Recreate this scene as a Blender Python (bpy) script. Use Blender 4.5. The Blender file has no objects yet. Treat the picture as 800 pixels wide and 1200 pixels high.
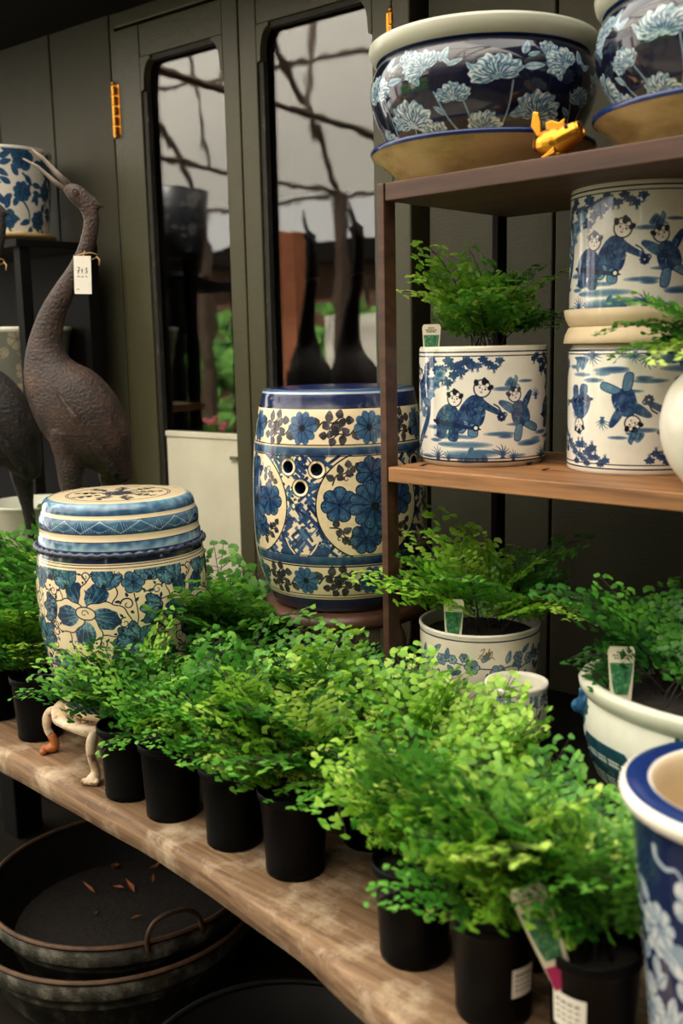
import bpy, bmesh, math, random
import numpy as np
from mathutils import Vector, Matrix
PI = math.pi
R = math.radians
S = bpy.context.scene
COL = S.collection

# ------------------------------------------------------------------ camera, world, exposure
cam_d = bpy.data.cameras.new('camera')
cam = bpy.data.objects.new('camera', cam_d)
COL.objects.link(cam)
S.camera = cam
_az, _pt, _ro = R(46.5), R(9.4), R(1.15)
_fw = Vector((-math.cos(_az) * math.cos(_pt), math.sin(_az) * math.cos(_pt), -math.sin(_pt)))
_r0 = _fw.cross(Vector((0, 0, 1))).normalized()
_u0 = _r0.cross(_fw)
_r = _r0 * math.cos(_ro) - _u0 * math.sin(_ro)
_u = _r0 * math.sin(_ro) + _u0 * math.cos(_ro)
cam.matrix_world = Matrix(((_r.x, _u.x, -_fw.x, 0), (_r.y, _u.y, -_fw.y, 0), (_r.z, _u.z, -_fw.z, 1.5), (0, 0, 0, 1)))
cam_d.sensor_fit = 'VERTICAL'
cam_d.sensor_height = 36
cam_d.lens = 1190 / 1200 * 36
cam_d.clip_start = 0.02
cam_d.dof.use_dof = True
cam_d.dof.focus_distance = 1.88
cam_d.dof.aperture_fstop = 3.2

world = bpy.data.worlds.new('overcast_sky')
S.world = world
world.use_nodes = True
_nt = world.node_tree
_bg = _nt.nodes['Background']
_bg.inputs['Color'].default_value = (1.0, 0.95, 0.87, 1)
_bg.inputs['Strength'].default_value = 3.0

sun_d = bpy.data.lights.new('sun', 'SUN')
sun_d.energy = 24.0
sun_d.color = (1.0, .95, .86)
sun_d.angle = R(2)
sun = bpy.data.objects.new('sun', sun_d)
COL.objects.link(sun)
sun.rotation_euler = Vector((-.35, -.72, -1.0)).to_track_quat('-Z', 'Y').to_euler()   # from behind the building

vs = S.view_settings
vs.view_transform = 'Standard'
vs.look = 'None'
vs.gamma = 1
vs.use_curve_mapping = False
vs.exposure = 0.28


# ------------------------------------------------------------------ helpers: objects
def link(o, parent=None):
    COL.objects.link(o)
    if parent is not None:
        o.parent = parent
    return o


def tag(o, label=None, cat=None, group=None, kind=None):
    if label: o['label'] = label
    if cat: o['category'] = cat
    if group: o['group'] = group
    if kind: o['kind'] = kind
    return o


def empty(name, loc=(0, 0, 0), rz=0.0, label=None, cat=None, group=None, kind=None):
    o = bpy.data.objects.new(name, None)
    o.empty_display_size = 0.05
    link(o)
    o.location = loc
    o.rotation_euler = (0, 0, rz)
    return tag(o, label, cat, group, kind)


def mesh_obj(name, verts, faces, mats, parent=None, fmat=None, smooth=False, uvs=None, loc=None, rz=None, tint=None):
    me = bpy.data.meshes.new(name)
    me.from_pydata([tuple(v) for v in verts], [], faces)
    for m in (mats if isinstance(mats, (list, tuple)) else [mats]):
        me.materials.append(m)
    if fmat is not None:
        me.polygons.foreach_set('material_index', fmat)
    if smooth:
        me.polygons.foreach_set('use_smooth', [True] * len(me.polygons))
    if uvs is not None:
        l = me.uv_layers.new(name='uv')
        l.data.foreach_set('uv', np.asarray(uvs, dtype=np.float32).ravel())
    if tint is not None:
        a = me.attributes.new('tint', 'FLOAT', 'POINT')
        a.data.foreach_set('value', np.asarray(tint, dtype=np.float32))
    me.update()
    o = link(bpy.data.objects.new(name, me), parent)
    if loc is not None: o.location = loc
    if rz is not None: o.rotation_euler = (0, 0, rz)
    return o


class MB:
    """collects plain shapes into one mesh"""
    def __init__(s):
        s.v, s.f, s.m = [], [], []

    def add(s, v, f, mi=0):
        b = len(s.v)
        s.v += [Vector(p) for p in v]
        s.f += [tuple(i + b for i in q) for q in f]
        s.m += [mi] * len(f)
        return s

    def box(s, x0, x1, y0, y1, z0, z1, mi=0):
        v = [(x0, y0, z0), (x1, y0, z0), (x1, y1, z0), (x0, y1, z0), (x0, y0, z1), (x1, y0, z1), (x1, y1, z1), (x0, y1, z1)]
        f = [(0, 3, 2, 1), (4, 5, 6, 7), (0, 1, 5, 4), (1, 2, 6, 5), (2, 3, 7, 6), (3, 0, 4, 7)]
        return s.add(v, f, mi)

    def tube(s, pts, rad, n=8, mi=0, ell=1.0, cap=True):
        pts = [Vector(p) for p in pts]
        k = len(pts)
        if not hasattr(rad, '__len__'): rad = [rad] * k
        t0 = (pts[1] - pts[0]).normalized()
        ref = Vector((0, 0, 1)) if abs(t0.z) < 0.9 else Vector((1, 0, 0))
        a = t0.cross(ref).normalized()
        v, f = [], []
        for i, p in enumerate(pts):
            t = (pts[min(i + 1, k - 1)] - pts[max(i - 1, 0)]).normalized()
            a = (a - t * a.dot(t)).normalized()
            b = t.cross(a)
            for j in range(n):
                w = 2 * PI * j / n
                v.append(p + a * (rad[i] * ell * math.cos(w)) + b * (rad[i] * math.sin(w)))
        for i in range(k - 1):
            for j in range(n):
                j2 = (j + 1) % n
                f.append((i * n + j, i * n + j2, (i + 1) * n + j2, (i + 1) * n + j))
        if cap:
            f.append(tuple(range(n - 1, -1, -1)))
            f.append(tuple((k - 1) * n + j for j in range(n)))
        return s.add(v, f, mi)

    def ball(s, c, rx, ry, rz, n=12, m=8, mi=0, rot=None):
        c = Vector(c)
        v, f = [], []
        for i in range(m + 1):
            t = PI * i / m
            for j in range(n):
                w = 2 * PI * j / n
                p = Vector((rx * math.sin(t) * math.cos(w), ry * math.sin(t) * math.sin(w), rz * math.cos(t)))
                if rot is not None: p = rot @ p
                v.append(c + p)
        for i in range(m):
            for j in range(n):
                j2 = (j + 1) % n
                f.append((i * n + j, (i + 1) * n + j, (i + 1) * n + j2, i * n + j2))
        return s.add(v, f, mi)

    def prism(s, pts, axis, d0, d1, mi=0):
        """polygon (a,b) extruded along axis 'x','y','z'"""
        def P(a, b, d):
            return {'x': (d, a, b), 'y': (a, d, b), 'z': (a, b, d)}[axis]
        n = len(pts)
        v = [P(a, b, d0) for a, b in pts] + [P(a, b, d1) for a, b in pts]
        f = [tuple(range(n - 1, -1, -1)), tuple(range(n, 2 * n))]
        f += [(i, (i + 1) % n, n + (i + 1) % n, n + i) for i in range(n)]
        return s.add(v, f, mi)

    def obj(s, name, mats, parent=None, smooth=False, loc=None, rz=None, bevel=0.0, seg=2, sub=0, remesh=0.0, relax=0):
        o = mesh_obj(name, s.v, s.f, mats, parent, s.m, smooth, loc=loc, rz=rz)
        bm = bmesh.new()
        bm.from_mesh(o.data)
        bmesh.ops.recalc_face_normals(bm, faces=bm.faces)
        bm.to_mesh(o.data)
        bm.free()
        if bevel > 0:
            m = o.modifiers.new('bevel', 'BEVEL')
            m.width, m.segments, m.limit_method, m.angle_limit = bevel, seg, 'ANGLE', R(40)
        if remesh > 0:
            m = o.modifiers.new('merge', 'REMESH')
            m.mode, m.voxel_size, m.use_smooth_shade = 'VOXEL', remesh, True
            if relax:
                m = o.modifiers.new('relax', 'SMOOTH')
                m.iterations, m.factor = relax, 0.5
        if sub:
            m = o.modifiers.new('sub', 'SUBSURF')
            m.levels = m.render_levels = sub
        return o


def lathe(name, prof, mats, parent=None, n=64, fm=None, H=None, loc=None, rz=None, sx=1.0, sy=1.0, extra=None, cap=False):
    """prof: list of (r, z); fm: material per ring; u=0.5 faces local -Y; v=z/H"""
    if H is None: H = max(p[1] for p in prof)
    k = len(prof)
    if fm: fm = (list(fm) + [fm[-1]] * k)[:k - 1]
    v, f, uv, mi = [], [], [], []
    for r, z in prof:
        for j in range(n):
            w = 2 * PI * j / n - PI / 2
            dr, dz = extra(w, r, z) if extra else (0, 0)
            v.append(((r + dr) * math.cos(w) * sx, (r + dr) * math.sin(w) * sy, z + dz))
    for i in range(k - 1):
        for j in range(n):
            j2 = (j + 1) % n
            f.append((i * n + j, i * n + j2, (i + 1) * n + j2, (i + 1) * n + j))
            u0, u1 = j / n + 0.5, (j + 1) / n + 0.5
            z0, z1 = prof[i][1] / H, prof[i + 1][1] / H
            uv += [(u0, z0), (u1, z0), (u1, z1), (u0, z1)]
            mi.append(fm[i] if fm else 0)
    if cap and prof[0][0] > 1e-6:
        f.append(tuple(range(n - 1, -1, -1))); uv += [(0, 0)] * n; mi.append(fm[0] if fm else 0)
    if cap and prof[-1][0] > 1e-6:
        f.append(tuple((k - 1) * n + j for j in range(n))); uv += [(0, 1)] * n; mi.append(fm[-1] if fm else 0)
    return mesh_obj(name, v, f, mats, parent, mi, True, uv, loc, rz)


def smooth_prof(ctrl, m=5):
    """Catmull-Rom through (r,z) points"""
    out = []
    k = len(ctrl)
    for i in range(k - 1):
        p0, p1, p2, p3 = ctrl[max(i - 1, 0)], ctrl[i], ctrl[i + 1], ctrl[min(i + 2, k - 1)]
        for j in range(m):
            t = j / m
            out.append(tuple(0.5 * ((2 * p1[c]) + (-p0[c] + p2[c]) * t + (2 * p0[c] - 5 * p1[c] + 4 * p2[c] - p3[c]) * t * t
                                    + (-p0[c] + 3 * p1[c] - 3 * p2[c] + p3[c]) * t ** 3) for c in range(len(p1))))
    out.append(tuple(ctrl[-1]))
    return out


def face_cam(x, y, off=0.0):
    """turn so that local -Y points to where a customer stands in front of the bench"""
    return math.atan2(-y, -x) + PI / 2 + off


# ------------------------------------------------------------------ helpers: materials
def lin(c):
    return tuple((x / 255 / 12.92) if x / 255 <= 0.04045 else ((x / 255 + 0.055) / 1.055) ** 2.4 for x in c) + (1.0,)


def mat(name, col, rough=0.5, metal=0.0, coat=0.0, spec=0.5):
    m = bpy.data.materials.new(name)
    m.use_nodes = True
    b = m.node_tree.nodes['Principled BSDF']
    b.inputs['Base Color'].default_value = lin(col)
    b.inputs['Roughness'].default_value = rough
    b.inputs['Metallic'].default_value = metal
    b.inputs['Coat Weight'].default_value = coat
    b.inputs['Specular IOR Level'].default_value = spec
    return m


def N(m, t, **kw):
    n = m.node_tree.nodes.new(t)
    for k, v in kw.items():
        if k in n.inputs.keys() if hasattr(n.inputs, 'keys') else False:
            n.inputs[k].default_value = v
        else:
            setattr(n, k, v)
    return n


def L(m, a, b):
    m.node_tree.links.new(a, b)


def noisy(name, cols, scale=(8, 8, 8), rough=0.6, bump=0.0, metal=0.0, detail=5, pos=None, spec=0.5, rvar=0.0, coords='Object', bscale=None):
    """colour ramp over stretched noise, with bump"""
    m = mat(name, cols[0], rough, metal, spec=spec)
    nt = m.node_tree
    b = nt.nodes['Principled BSDF']
    tc = N(m, 'ShaderNodeTexCoord')
    mp = N(m, 'ShaderNodeMapping')
    mp.inputs['Scale'].default_value = scale
    no = N(m, 'ShaderNodeTexNoise')
    no.inputs['Scale'].default_value = 1.0
    no.inputs['Detail'].default_value = detail
    no.inputs['Roughness'].default_value = 0.6
    rp = N(m, 'ShaderNodeValToRGB')
    e = rp.color_ramp.elements
    k = len(cols)
    ps = pos or [0.3 + 0.4 * i / (k - 1) for i in range(k)]
    e[0].position, e[0].color = ps[0], lin(cols[0])
    e[1].position, e[1].color = ps[-1], lin(cols[-1])
    for i in range(1, k - 1):
        q = e.new(ps[i]); q.color = lin(cols[i])
    L(m, tc.outputs[coords], mp.inputs['Vector'])
    L(m, mp.outputs[0], no.inputs['Vector'])
    L(m, no.outputs[0], rp.inputs[0])
    L(m, rp.outputs[0], b.inputs['Base Color'])
    if rvar:
        mr = N(m, 'ShaderNodeMapRange')
        mr.inputs['To Min'].default_value = rough - rvar
        mr.inputs['To Max'].default_value = rough + rvar
        L(m, no.outputs[0], mr.inputs['Value'])
        L(m, mr.outputs[0], b.inputs['Roughness'])
    if bump:
        bp = N(m, 'ShaderNodeBump')
        bp.inputs['Strength'].default_value = bump
        bp.inputs['Distance'].default_value = 0.004
        if bscale:
            n2 = N(m, 'ShaderNodeTexNoise')
            n2.inputs['Scale'].default_value = bscale
            n2.inputs['Detail'].default_value = 3
            L(m, tc.outputs[coords], n2.inputs['Vector'])
            L(m, n2.outputs[0], bp.inputs['Height'])
        else:
            L(m, no.outputs[0], bp.inputs['Height'])
        L(m, bp.outputs[0], b.inputs['Normal'])
    return m


def painted(name, canvas, rough=0.12, coat=0.3, crackle=0.0):
    """glazed ceramic with a painted pattern computed below"""
    im = bpy.data.images.new(name, canvas.W, canvas.H)
    px = np.ones((canvas.H, canvas.W, 4), dtype=np.float32)
    A = np.clip(canvas.A, 0, 1)                      # cobalt fires a little duller than the brush colours
    bl = np.clip((A[..., 2] - A[..., 0]) * 2.2, 0, 1)[..., None]
    gr = A.mean(-1, keepdims=True)
    px[..., :3] = A * (1 - bl) + bl * (A * .80 + gr * .20) * np.array([.92, .96, .86], dtype=np.float32)
    im.pixels.foreach_set(px.ravel())
    im.update()
    im.pack()
    m = mat(name, (255, 255, 255), rough, 0, coat)
    t = N(m, 'ShaderNodeTexImage')
    t.image = im
    t.extension = 'REPEAT'
    b = m.node_tree.nodes['Principled BSDF']
    L(m, t.outputs[0], b.inputs['Base Color'])
    tc = N(m, 'ShaderNodeTexCoord')
    no = N(m, 'ShaderNodeTexNoise')
    no.inputs['Scale'].default_value = 22
    bp = N(m, 'ShaderNodeBump')
    bp.inputs['Strength'].default_value = 0.10
    bp.inputs['Distance'].default_value = 0.003
    L(m, tc.outputs['Object'], no.inputs['Vector'])
    L(m, no.outputs[0], bp.inputs['Height'])
    L(m, bp.outputs[0], b.inputs['Normal'])
    return m


# ------------------------------------------------------------------ painter for the glazes
def c01(c):
    return np.array(c, dtype=np.float32) / 255.0


class Canvas:
    def __init__(s, w, h, ppm, base, seed=1):
        s.w, s.h, s.k = w, h, ppm
        s.W, s.H = int(w * ppm), max(4, int(h * ppm))
        s.A = np.empty((s.H, s.W, 3), dtype=np.float32)
        s.A[:] = c01(base)
        rng = np.random.default_rng(seed)
        s.rng = random.Random(seed)
        f = np.fft.fft2(rng.standard_normal((s.H, s.W)))
        ky = np.fft.fftfreq(s.H)[:, None] * ppm
        kx = np.fft.fftfreq(s.W)[None] * ppm

        def band(l):
            g = np.real(np.fft.ifft2(f * np.exp(-((kx * l) ** 2 + (ky * l) ** 2) * 4)))
            g = g / (g.std() + 1e-9)
            return np.clip(0.5 + 0.25 * g, 0, 1).astype(np.float32)
        s.n1, s.n2 = band(0.010), band(0.0030)
        s.A *= (0.985 + 0.03 * s.n1)[..., None]

    def reg(s, cx, cy, r, r2=None):
        r2 = r if r2 is None else r2
        x0, x1 = int((cx - r) * s.k) - 2, int((cx + r) * s.k) + 3
        y0, y1 = max(0, int((cy - r2) * s.k) - 2), min(s.H, int((cy + r2) * s.k) + 3)
        if y1 <= y0: return None
        xs, ys = np.arange(x0, x1), np.arange(y0, y1)
        X, Y = np.meshgrid((xs + 0.5) / s.k, (ys + 0.5) / s.k)
        return np.ix_(ys, xs % s.W), X.astype(np.float32), Y.astype(np.float32)

    def put(s, ix, m, col):
        if np.ndim(col) == 1: col = np.asarray(col)[None, None]
        m = m[..., None]
        s.A[ix] = s.A[ix] * (1 - m) + col * m

    def wash(s, ix, a, b, t):
        t = np.clip(t + (s.n2[ix] - 0.5) * 0.5 + (s.n1[ix] - 0.5) * 0.5, 0, 1)[..., None]
        return c01(a) * (1 - t) + c01(b) * t

    def band(s, y0, y1, a, b=None, soft=0.0):
        i0, i1 = max(0, int(y0 * s.k)), min(s.H, int(round(y1 * s.k)))
        if i1 <= i0: i1 = i0 + 1
        if b is None:
            s.A[i0:i1] = c01(a)
        else:
            t = np.linspace(0, 1, i1 - i0, dtype=np.float32)[:, None] + (s.n1[i0:i1] - 0.5) * 0.9
            t = np.clip(t, 0, 1)[..., None]
            s.A[i0:i1] = c01(a) * (1 - t) + c01(b) * t

    def polar(s, cx, cy, rmax, fn, a, b=None, tf=None, rot=0.0, alpha=1.0, sx=1.0, edge=None):
        g = s.reg(cx, cy, rmax)
        if g is None: return
        ix, X, Y = g
        dx, dy = X - cx, Y - cy
        if rot:
            c_, s_ = math.cos(rot), math.sin(rot)
            dx, dy = dx * c_ + dy * s_, -dx * s_ + dy * c_
        dx = dx / sx
        th, r = np.arctan2(dy, dx), np.hypot(dx, dy)
        Rr = fn(th)
        m = np.clip((Rr - r) * s.k + 0.5, 0, 1) * alpha
        q = r / np.maximum(Rr, 1e-6)
        col = c01(a) if b is None else s.wash(ix, a, b, tf(q, th) if tf else q)
        s.put(ix, m, col)
        if edge is not None:
            ec, ew = edge
            m2 = np.clip(1 - (np.abs(r - Rr) - ew / 2) * s.k, 0, 1) * alpha
            s.put(ix, m2, c01(ec))

    def ell(s, cx, cy, rx, ry, a, b=None, rot=0.0, alpha=1.0, tf=None, edge=None, wob=0.0, nw=5, ph=0.0):
        def fn(th):
            k = 1.0 / np.sqrt((np.cos(th) / rx) ** 2 + (np.sin(th) / ry) ** 2)
            return k * (1 + wob * np.cos(nw * th + ph)) if wob else k
        s.polar(cx, cy, max(rx, ry) * (1 + wob), fn, a, b, tf, rot, alpha, edge=edge)

    def line(s, pts, w0, a, w1=None, alpha=1.0, smooth=True):
        w1 = w0 if w1 is None else w1
        if smooth and len(pts) > 2: pts = smooth_prof(pts, 4)
        P = np.array(pts, dtype=np.float32)
        lo, hi = P.min(0), P.max(0)
        c, h = (lo + hi) / 2, (hi - lo) / 2 + max(w0, w1)
        g = s.reg(c[0], c[1], h[0], h[1])
        if g is None: return
        ix, X, Y = g
        m = np.zeros_like(X)
        k = len(P) - 1
        for i in range(k):
            d = P[i + 1] - P[i]
            q = float(d @ d) + 1e-12
            t = np.clip(((X - P[i, 0]) * d[0] + (Y - P[i, 1]) * d[1]) / q, 0, 1)
            D = np.hypot(X - P[i, 0] - t * d[0], Y - P[i, 1] - t * d[1])
            w = w0 + (w1 - w0) * (i + t) / k
            m = np.maximum(m, np.clip((w / 2 - D) * s.k + 0.5, 0, 1))
        s.put(ix, m * alpha, c01(a))

    def poly(s, pts, a, b=None, smooth=True, alpha=1.0, t0=0.3, edge=None):
        if smooth:
            n = len(pts)
            e = [pts[-1]] + list(pts) + [pts[0], pts[1]]
            sp = smooth_prof(e, 4)
            pts = sp[4:4 + 4 * n]
        P = np.array(pts, dtype=np.float32)
        lo, hi = P.min(0), P.max(0)
        c, h = (lo + hi) / 2, (hi - lo) / 2
        g = s.reg(c[0], c[1], h[0] + 0.001, h[1] + 0.001)
        if g is None: return
        ix, X, Y = g
        ins = np.zeros(X.shape, bool)
        D = np.full(X.shape, 9.0, np.float32)
        n = len(P)
        for i in range(n):
            p, q = P[i], P[(i + 1) % n]
            cr = (p[1] > Y) != (q[1] > Y)
            xx = (q[0] - p[0]) * (Y - p[1]) / (q[1] - p[1] + 1e-12) + p[0]
            ins ^= cr & (X < xx)
            d = q - p
            t = np.clip(((X - p[0]) * d[0] + (Y - p[1]) * d[1]) / (float(d @ d) + 1e-12), 0, 1)
            D = np.minimum(D, np.hypot(X - p[0] - t * d[0], Y - p[1] - t * d[1]))
        sd = np.where(ins, D, -D)
        m = np.clip(sd * s.k + 0.5, 0, 1) * alpha
        s.put(ix, m, c01(a) if b is None else s.wash(ix, a, b, np.full_like(X, t0)))
        if edge:
            s.put(ix, np.clip((edge[1] / 2 - D) * s.k + 0.5, 0, 1), c01(edge[0]))


NAVY, BLUE, MID, PALE, INK = (18, 30, 66), (28, 66, 128), (62, 112, 168), (150, 180, 205), (26, 28, 40)
CREAM, WHITE = (232, 213, 176), (232, 228, 216)


def rot2(x, y, a):
    return x * math.cos(a) - y * math.sin(a), x * math.sin(a) + y * math.cos(a)


def T(cx, cy, s, a, pts, fx=1):
    out = []
    for x, y in pts:
        X, Y = rot2(x * s * fx, y * s, a)
        out.append((cx + X, cy + Y))
    return out


def leaf(c, x, y, l, w, rot, a, b=None, edge=None, vein=None):
    c.poly(T(x, y, 1, rot, [(0, 0), (l * .3, w * .5), (l * .7, w * .38), (l, 0), (l * .7, -w * .38), (l * .3, -w * .5)]), a, b, edge=edge)
    if vein: c.line(T(x, y, 1, rot, [(l * .05, 0), (l * .85, 0)]), w * .09, vein)


def daisy(c, x, y, r, n, a=BLUE, b=MID, core=INK, edge=None, ph=0.0, core_r=0.16):
    fn = lambda th: r * (0.72 + 0.28 * np.abs(np.cos(n * th / 2 + ph)) ** 0.5)
    tf = lambda q, th: 0.25 + 0.75 * q * np.abs(np.cos(n * th / 2 + ph)) ** 0.5 * (0.6 + 0.4 * np.sin(n * 5 * th))
    c.polar(x, y, r, fn, a, b, tf, edge=edge)
    for i in range(n):
        t = (PI + 2 * PI * i - 2 * ph) / n
        c.line([(x + r * .2 * math.cos(t), y + r * .2 * math.sin(t)), (x + r * .82 * math.cos(t), y + r * .82 * math.sin(t))], r * .05, NAVY, r * .03)
    c.ell(x, y, r * core_r, r * core_r, core)


def spiral(c, x, y, s, rot, col, w, turns=1.2, fx=1):
    pts = []
    for i in range(15):
        t = i / 14
        a = t * turns * 2 * PI
        q = s * (1 - 0.82 * t)
        pts.append((q * math.cos(a), fx * q * math.sin(a)))
    c.line(T(x, y, 1, rot, pts), w, col, w * .5)


def tendril(c, x, y, s, rot, col, fx=1):
    spiral(c, x, y, s, rot, col, s * .22, 1.15, fx)
    for a, l in ((0.3, .8), (1.5, .7), (2.7, .8), (4.2, .6)):
        px, py = rot2(s * 1.05 * math.cos(a), s * 1.05 * math.sin(a) * fx, rot)
        leaf(c, x + px, y + py, s * l, s * .42, rot + a * fx + 0.5, col)


def acanthus(c, x, y, s, rot, col, fx=1):
    """curling ink leaf sprig"""
    c.line(T(x, y, s, rot, [(-1.2, -.3), (-.5, .25), (.2, .05), (.9, .35), (1.3, .05)], fx), s * .13, col, s * .07)
    for px, py, l, a in ((-.9, .0, .7, 2.1), (-.5, .2, .6, -1.0), (-.1, .15, .75, 1.3), (.3, .1, .65, -.9), (.7, .3, .6, 1.1), (1.2, .1, .6, -.2), (.9, .25, .5, -1.4)):
        X, Y = rot2(px * s * fx, py * s, rot)
        leaf(c, x + X, y + Y, l * s * 1.15, s * .62, rot + (a if fx > 0 else PI - a), col, tuple(min(255, v + 50) for v in col))
    spiral(c, *[(x + q[0], y + q[1]) for q in [rot2(.1 * s * fx, -.45 * s, rot)]][0], s * .32, rot, col, s * .11, 1.0, fx)


def carnation(c, x, y, r, rot, a=(92, 128, 162), b=(205, 216, 218), dark=(40, 66, 112), k=9):
    """fan shaped bloom with striated petals"""
    ph = c.rng.random() * 6
    fn = lambda th: r * np.clip(1.15 - (np.abs(th) / 2.25) ** 3, 0.12, 1) * (0.86 + 0.10 * np.abs(np.sin(k * th / 2 + ph)) + 0.05 * np.sin(17 * th))
    tf = lambda q, th: 0.5 + 0.5 * np.sin(26 * th + 3.0 * np.sin(9 * q + ph)) * np.clip(q * 1.6, 0, 1) + 0.25 * np.sin(14 * q + 5 * th)
    c.polar(x, y, r * 1.1, fn, a, b, tf, rot)
    for i in range(11):
        t = rot + (i - 5) * 0.36
        q0, q1 = r * (.15 + .1 * c.rng.random()), r * (.6 + .25 * c.rng.random())
        c.line([(x + q0 * math.cos(t), y + q0 * math.sin(t)), (x + (q0 + q1) / 2 * math.cos(t + .08), y + (q0 + q1) / 2 * math.sin(t + .08)), (x + q1 * math.cos(t), y + q1 * math.sin(t))], r * .045, dark, r * .02)
    for i in range(6):
        t = rot + (i - 2.5) * 0.6
        c.line([(x + r * .5 * math.cos(t - .12), y + r * .5 * math.sin(t - .12)), (x + r * .62 * math.cos(t), y + r * .62 * math.sin(t)), (x + r * .5 * math.cos(t + .12), y + r * .5 * math.sin(t + .12))], r * .03, dark)


def grass(c, x, y, s, col, n=7):
    for i in range(n):
        a = PI / 2 + (i - (n - 1) / 2) * 0.32
        l = s * (1 - abs(i - (n - 1) / 2) * .09)
        c.line([(x + i * s * .04, y), (x + i * s * .04 + l * .6 * math.cos(a), y + l * .6 * math.sin(a)), (x + l * math.cos(a) * 1.1, y + l * math.sin(a) * .9)], s * .12, col, s * .02)


def streak(c, x, y, l, h, col, alpha=.75, rot=0.0):
    for k in range(4):
        c.ell(x, y, l * (1 - .15 * k), h * (1 - .18 * k), col, rot=rot, alpha=alpha * .45, wob=.06, nw=5 + k, ph=x * 90)


def child(c, x, y, s, fx=1, pose=0, rt=0.0):
    """a small child in a loose robe, s = height"""
    q = lambda pts: T(x, y, s, rt, pts, fx)
    B1, B2 = (22, 50, 112), (84, 126, 180)
    if pose == 0:      # standing, arm held out
        c.poly(q([(-.24, -.02), (-.30, .22), (-.20, .50), (-.06, .60), (.12, .56), (.22, .36), (.26, .12), (.16, -.02)]), B1, B2, t0=.25)
        c.poly(q([(.05, .56), (.30, .50), (.58, .44), (.60, .36), (.36, .36), (.10, .40)]), B1, B2, t0=.4)
        c.ell(*q([(.62, .41)])[0], s * .05, s * .04, WHITE, edge=(B1, s * .018))
        c.poly(q([(-.20, .0), (-.24, -.22), (-.06, -.24), (-.02, 0)]), B2, PALE, t0=.2, edge=(B1, s * .02))
        c.poly(q([(.02, .0), (.06, -.24), (.24, -.20), (.16, 0)]), B2, PALE, t0=.2, edge=(B1, s * .02))
        hx, hy, hr = .0, .76, .17
    elif pose == 1:    # crouching over a tray
        c.poly(q([(-.36, .05), (-.38, .32), (-.16, .56), (.08, .56), (.26, .36), (.36, .14), (.20, .0)]), B1, B2, t0=.22)
        c.poly(q([(-.30, .05), (-.36, -.18), (-.14, -.22), (-.06, .02)]), B1, B2, t0=.3)
        c.poly(q([(.0, .02), (.0, -.22), (.22, -.22), (.22, .04)]), B1, B2, t0=.3)
        c.poly(q([(-.40, .20), (.60, .14), (.64, .07), (-.36, .10)]), NAVY, BLUE, t0=.3)
        c.ell(*q([(.62, .12)])[0], s * .06, s * .06, WHITE, edge=(NAVY, s * .03))
        hx, hy, hr = .06, .72, .17
    else:              # tumbling with raised arms
        c.poly(q([(-.20, .0), (-.26, .30), (-.12, .56), (.10, .58), (.24, .34), (.20, .0)]), B1, B2, t0=.3)
        c.poly(q([(-.14, .52), (-.42, .70), (-.50, .62), (-.24, .36)]), B1, B2, t0=.4)
        c.poly(q([(.10, .54), (.34, .76), (.44, .70), (.24, .38)]), B1, B2, t0=.4)
        c.poly(q([(-.18, .02), (-.42, -.20), (-.30, -.30), (.0, -.02)]), B2, PALE, t0=.15, edge=(B1, s * .02))
        c.poly(q([(.04, .0), (.20, -.30), (.36, -.24), (.20, .05)]), B2, PALE, t0=.15, edge=(B1, s * .02))
        hx, hy, hr = .0, .76, .165
    for k in range(7):
        a_, b_ = c.rng.uniform(-.2, .2), c.rng.uniform(.08, .42)
        c.line(q([(a_, b_), (a_ + c.rng.uniform(-.1, .1), b_ + .07), (a_ + c.rng.uniform(-.12, .12), b_ + .14)]), s * .026, c.rng.choice([NAVY, (110, 146, 190), NAVY]), s * .008)
    X, Y = q([(hx, hy)])[0]
    c.ell(X, Y, s * hr, s * hr * 1.05, (236, 228, 218), edge=(NAVY, s * .02), tf=None)
    hd = lambda a, b: (X + rot2(a * s * hr, b * s * hr, rt)[0], Y + rot2(a * s * hr, b * s * hr, rt)[1])
    c.ell(*hd(0, .95), s * .075, s * .06, INK, rot=rt, wob=.2, nw=3)
    c.ell(*hd(0, .62), s * .045, s * .035, INK, rot=rt)
    c.ell(*hd(-.9, .42), s * .05, s * .07, INK, rot=.6 + rt); c.ell(*hd(.9, .42), s * .05, s * .07, INK, rot=-.6 + rt)
    for e in (-.32, .38):
        c.ell(*hd(e, .02), s * .018, s * .022, INK)
        c.line([hd(e - .2, .3), hd(e + .15, .33)], s * .012, INK)
    c.line([hd(-.05, -.45), hd(.12, -.47)], s * .020, INK)
    c.line([hd(.02, -.05), hd(.08, -.22)], s * .010, INK)


def pine_bough(c, x, y, s, fx=1):
    for k in range(8):
        px, py = x + fx * s * (k * .30 - .2), y + s * .22 * math.sin(k * 1.9)
        c.ell(px, py, s * .26, s * .17, (24, 52, 112), (70, 112, 170), wob=.16, nw=7, ph=k, tf=lambda q, th: .2 + .5 * np.sin(9 * th))
        for j in range(4):
            a = -1.9 + j * .3 + .2 * math.sin(k)
            c.line([(px, py - s * .1), (px + s * .18 * math.cos(a), py - s * .1 + s * .26 * math.sin(a))], s * .04, (24, 48, 100), s * .015)


def rock(c, x, y, s, fx=1):
    c.poly(T(x, y, s, 0, [(-.5, 0), (-.4, .45), (-.1, .7), (.15, .55), (.3, .85), (.55, .6), (.5, .2), (.7, 0)], fx), (40, 84, 150), (150, 178, 208), t0=.35)
    for k in range(3):
        c.line(T(x, y, s, 0, [(-.3 + .3 * k, .05), (-.22 + .3 * k, .35), (-.1 + .28 * k, .5)], fx), s * .06, NAVY, s * .02)


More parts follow.
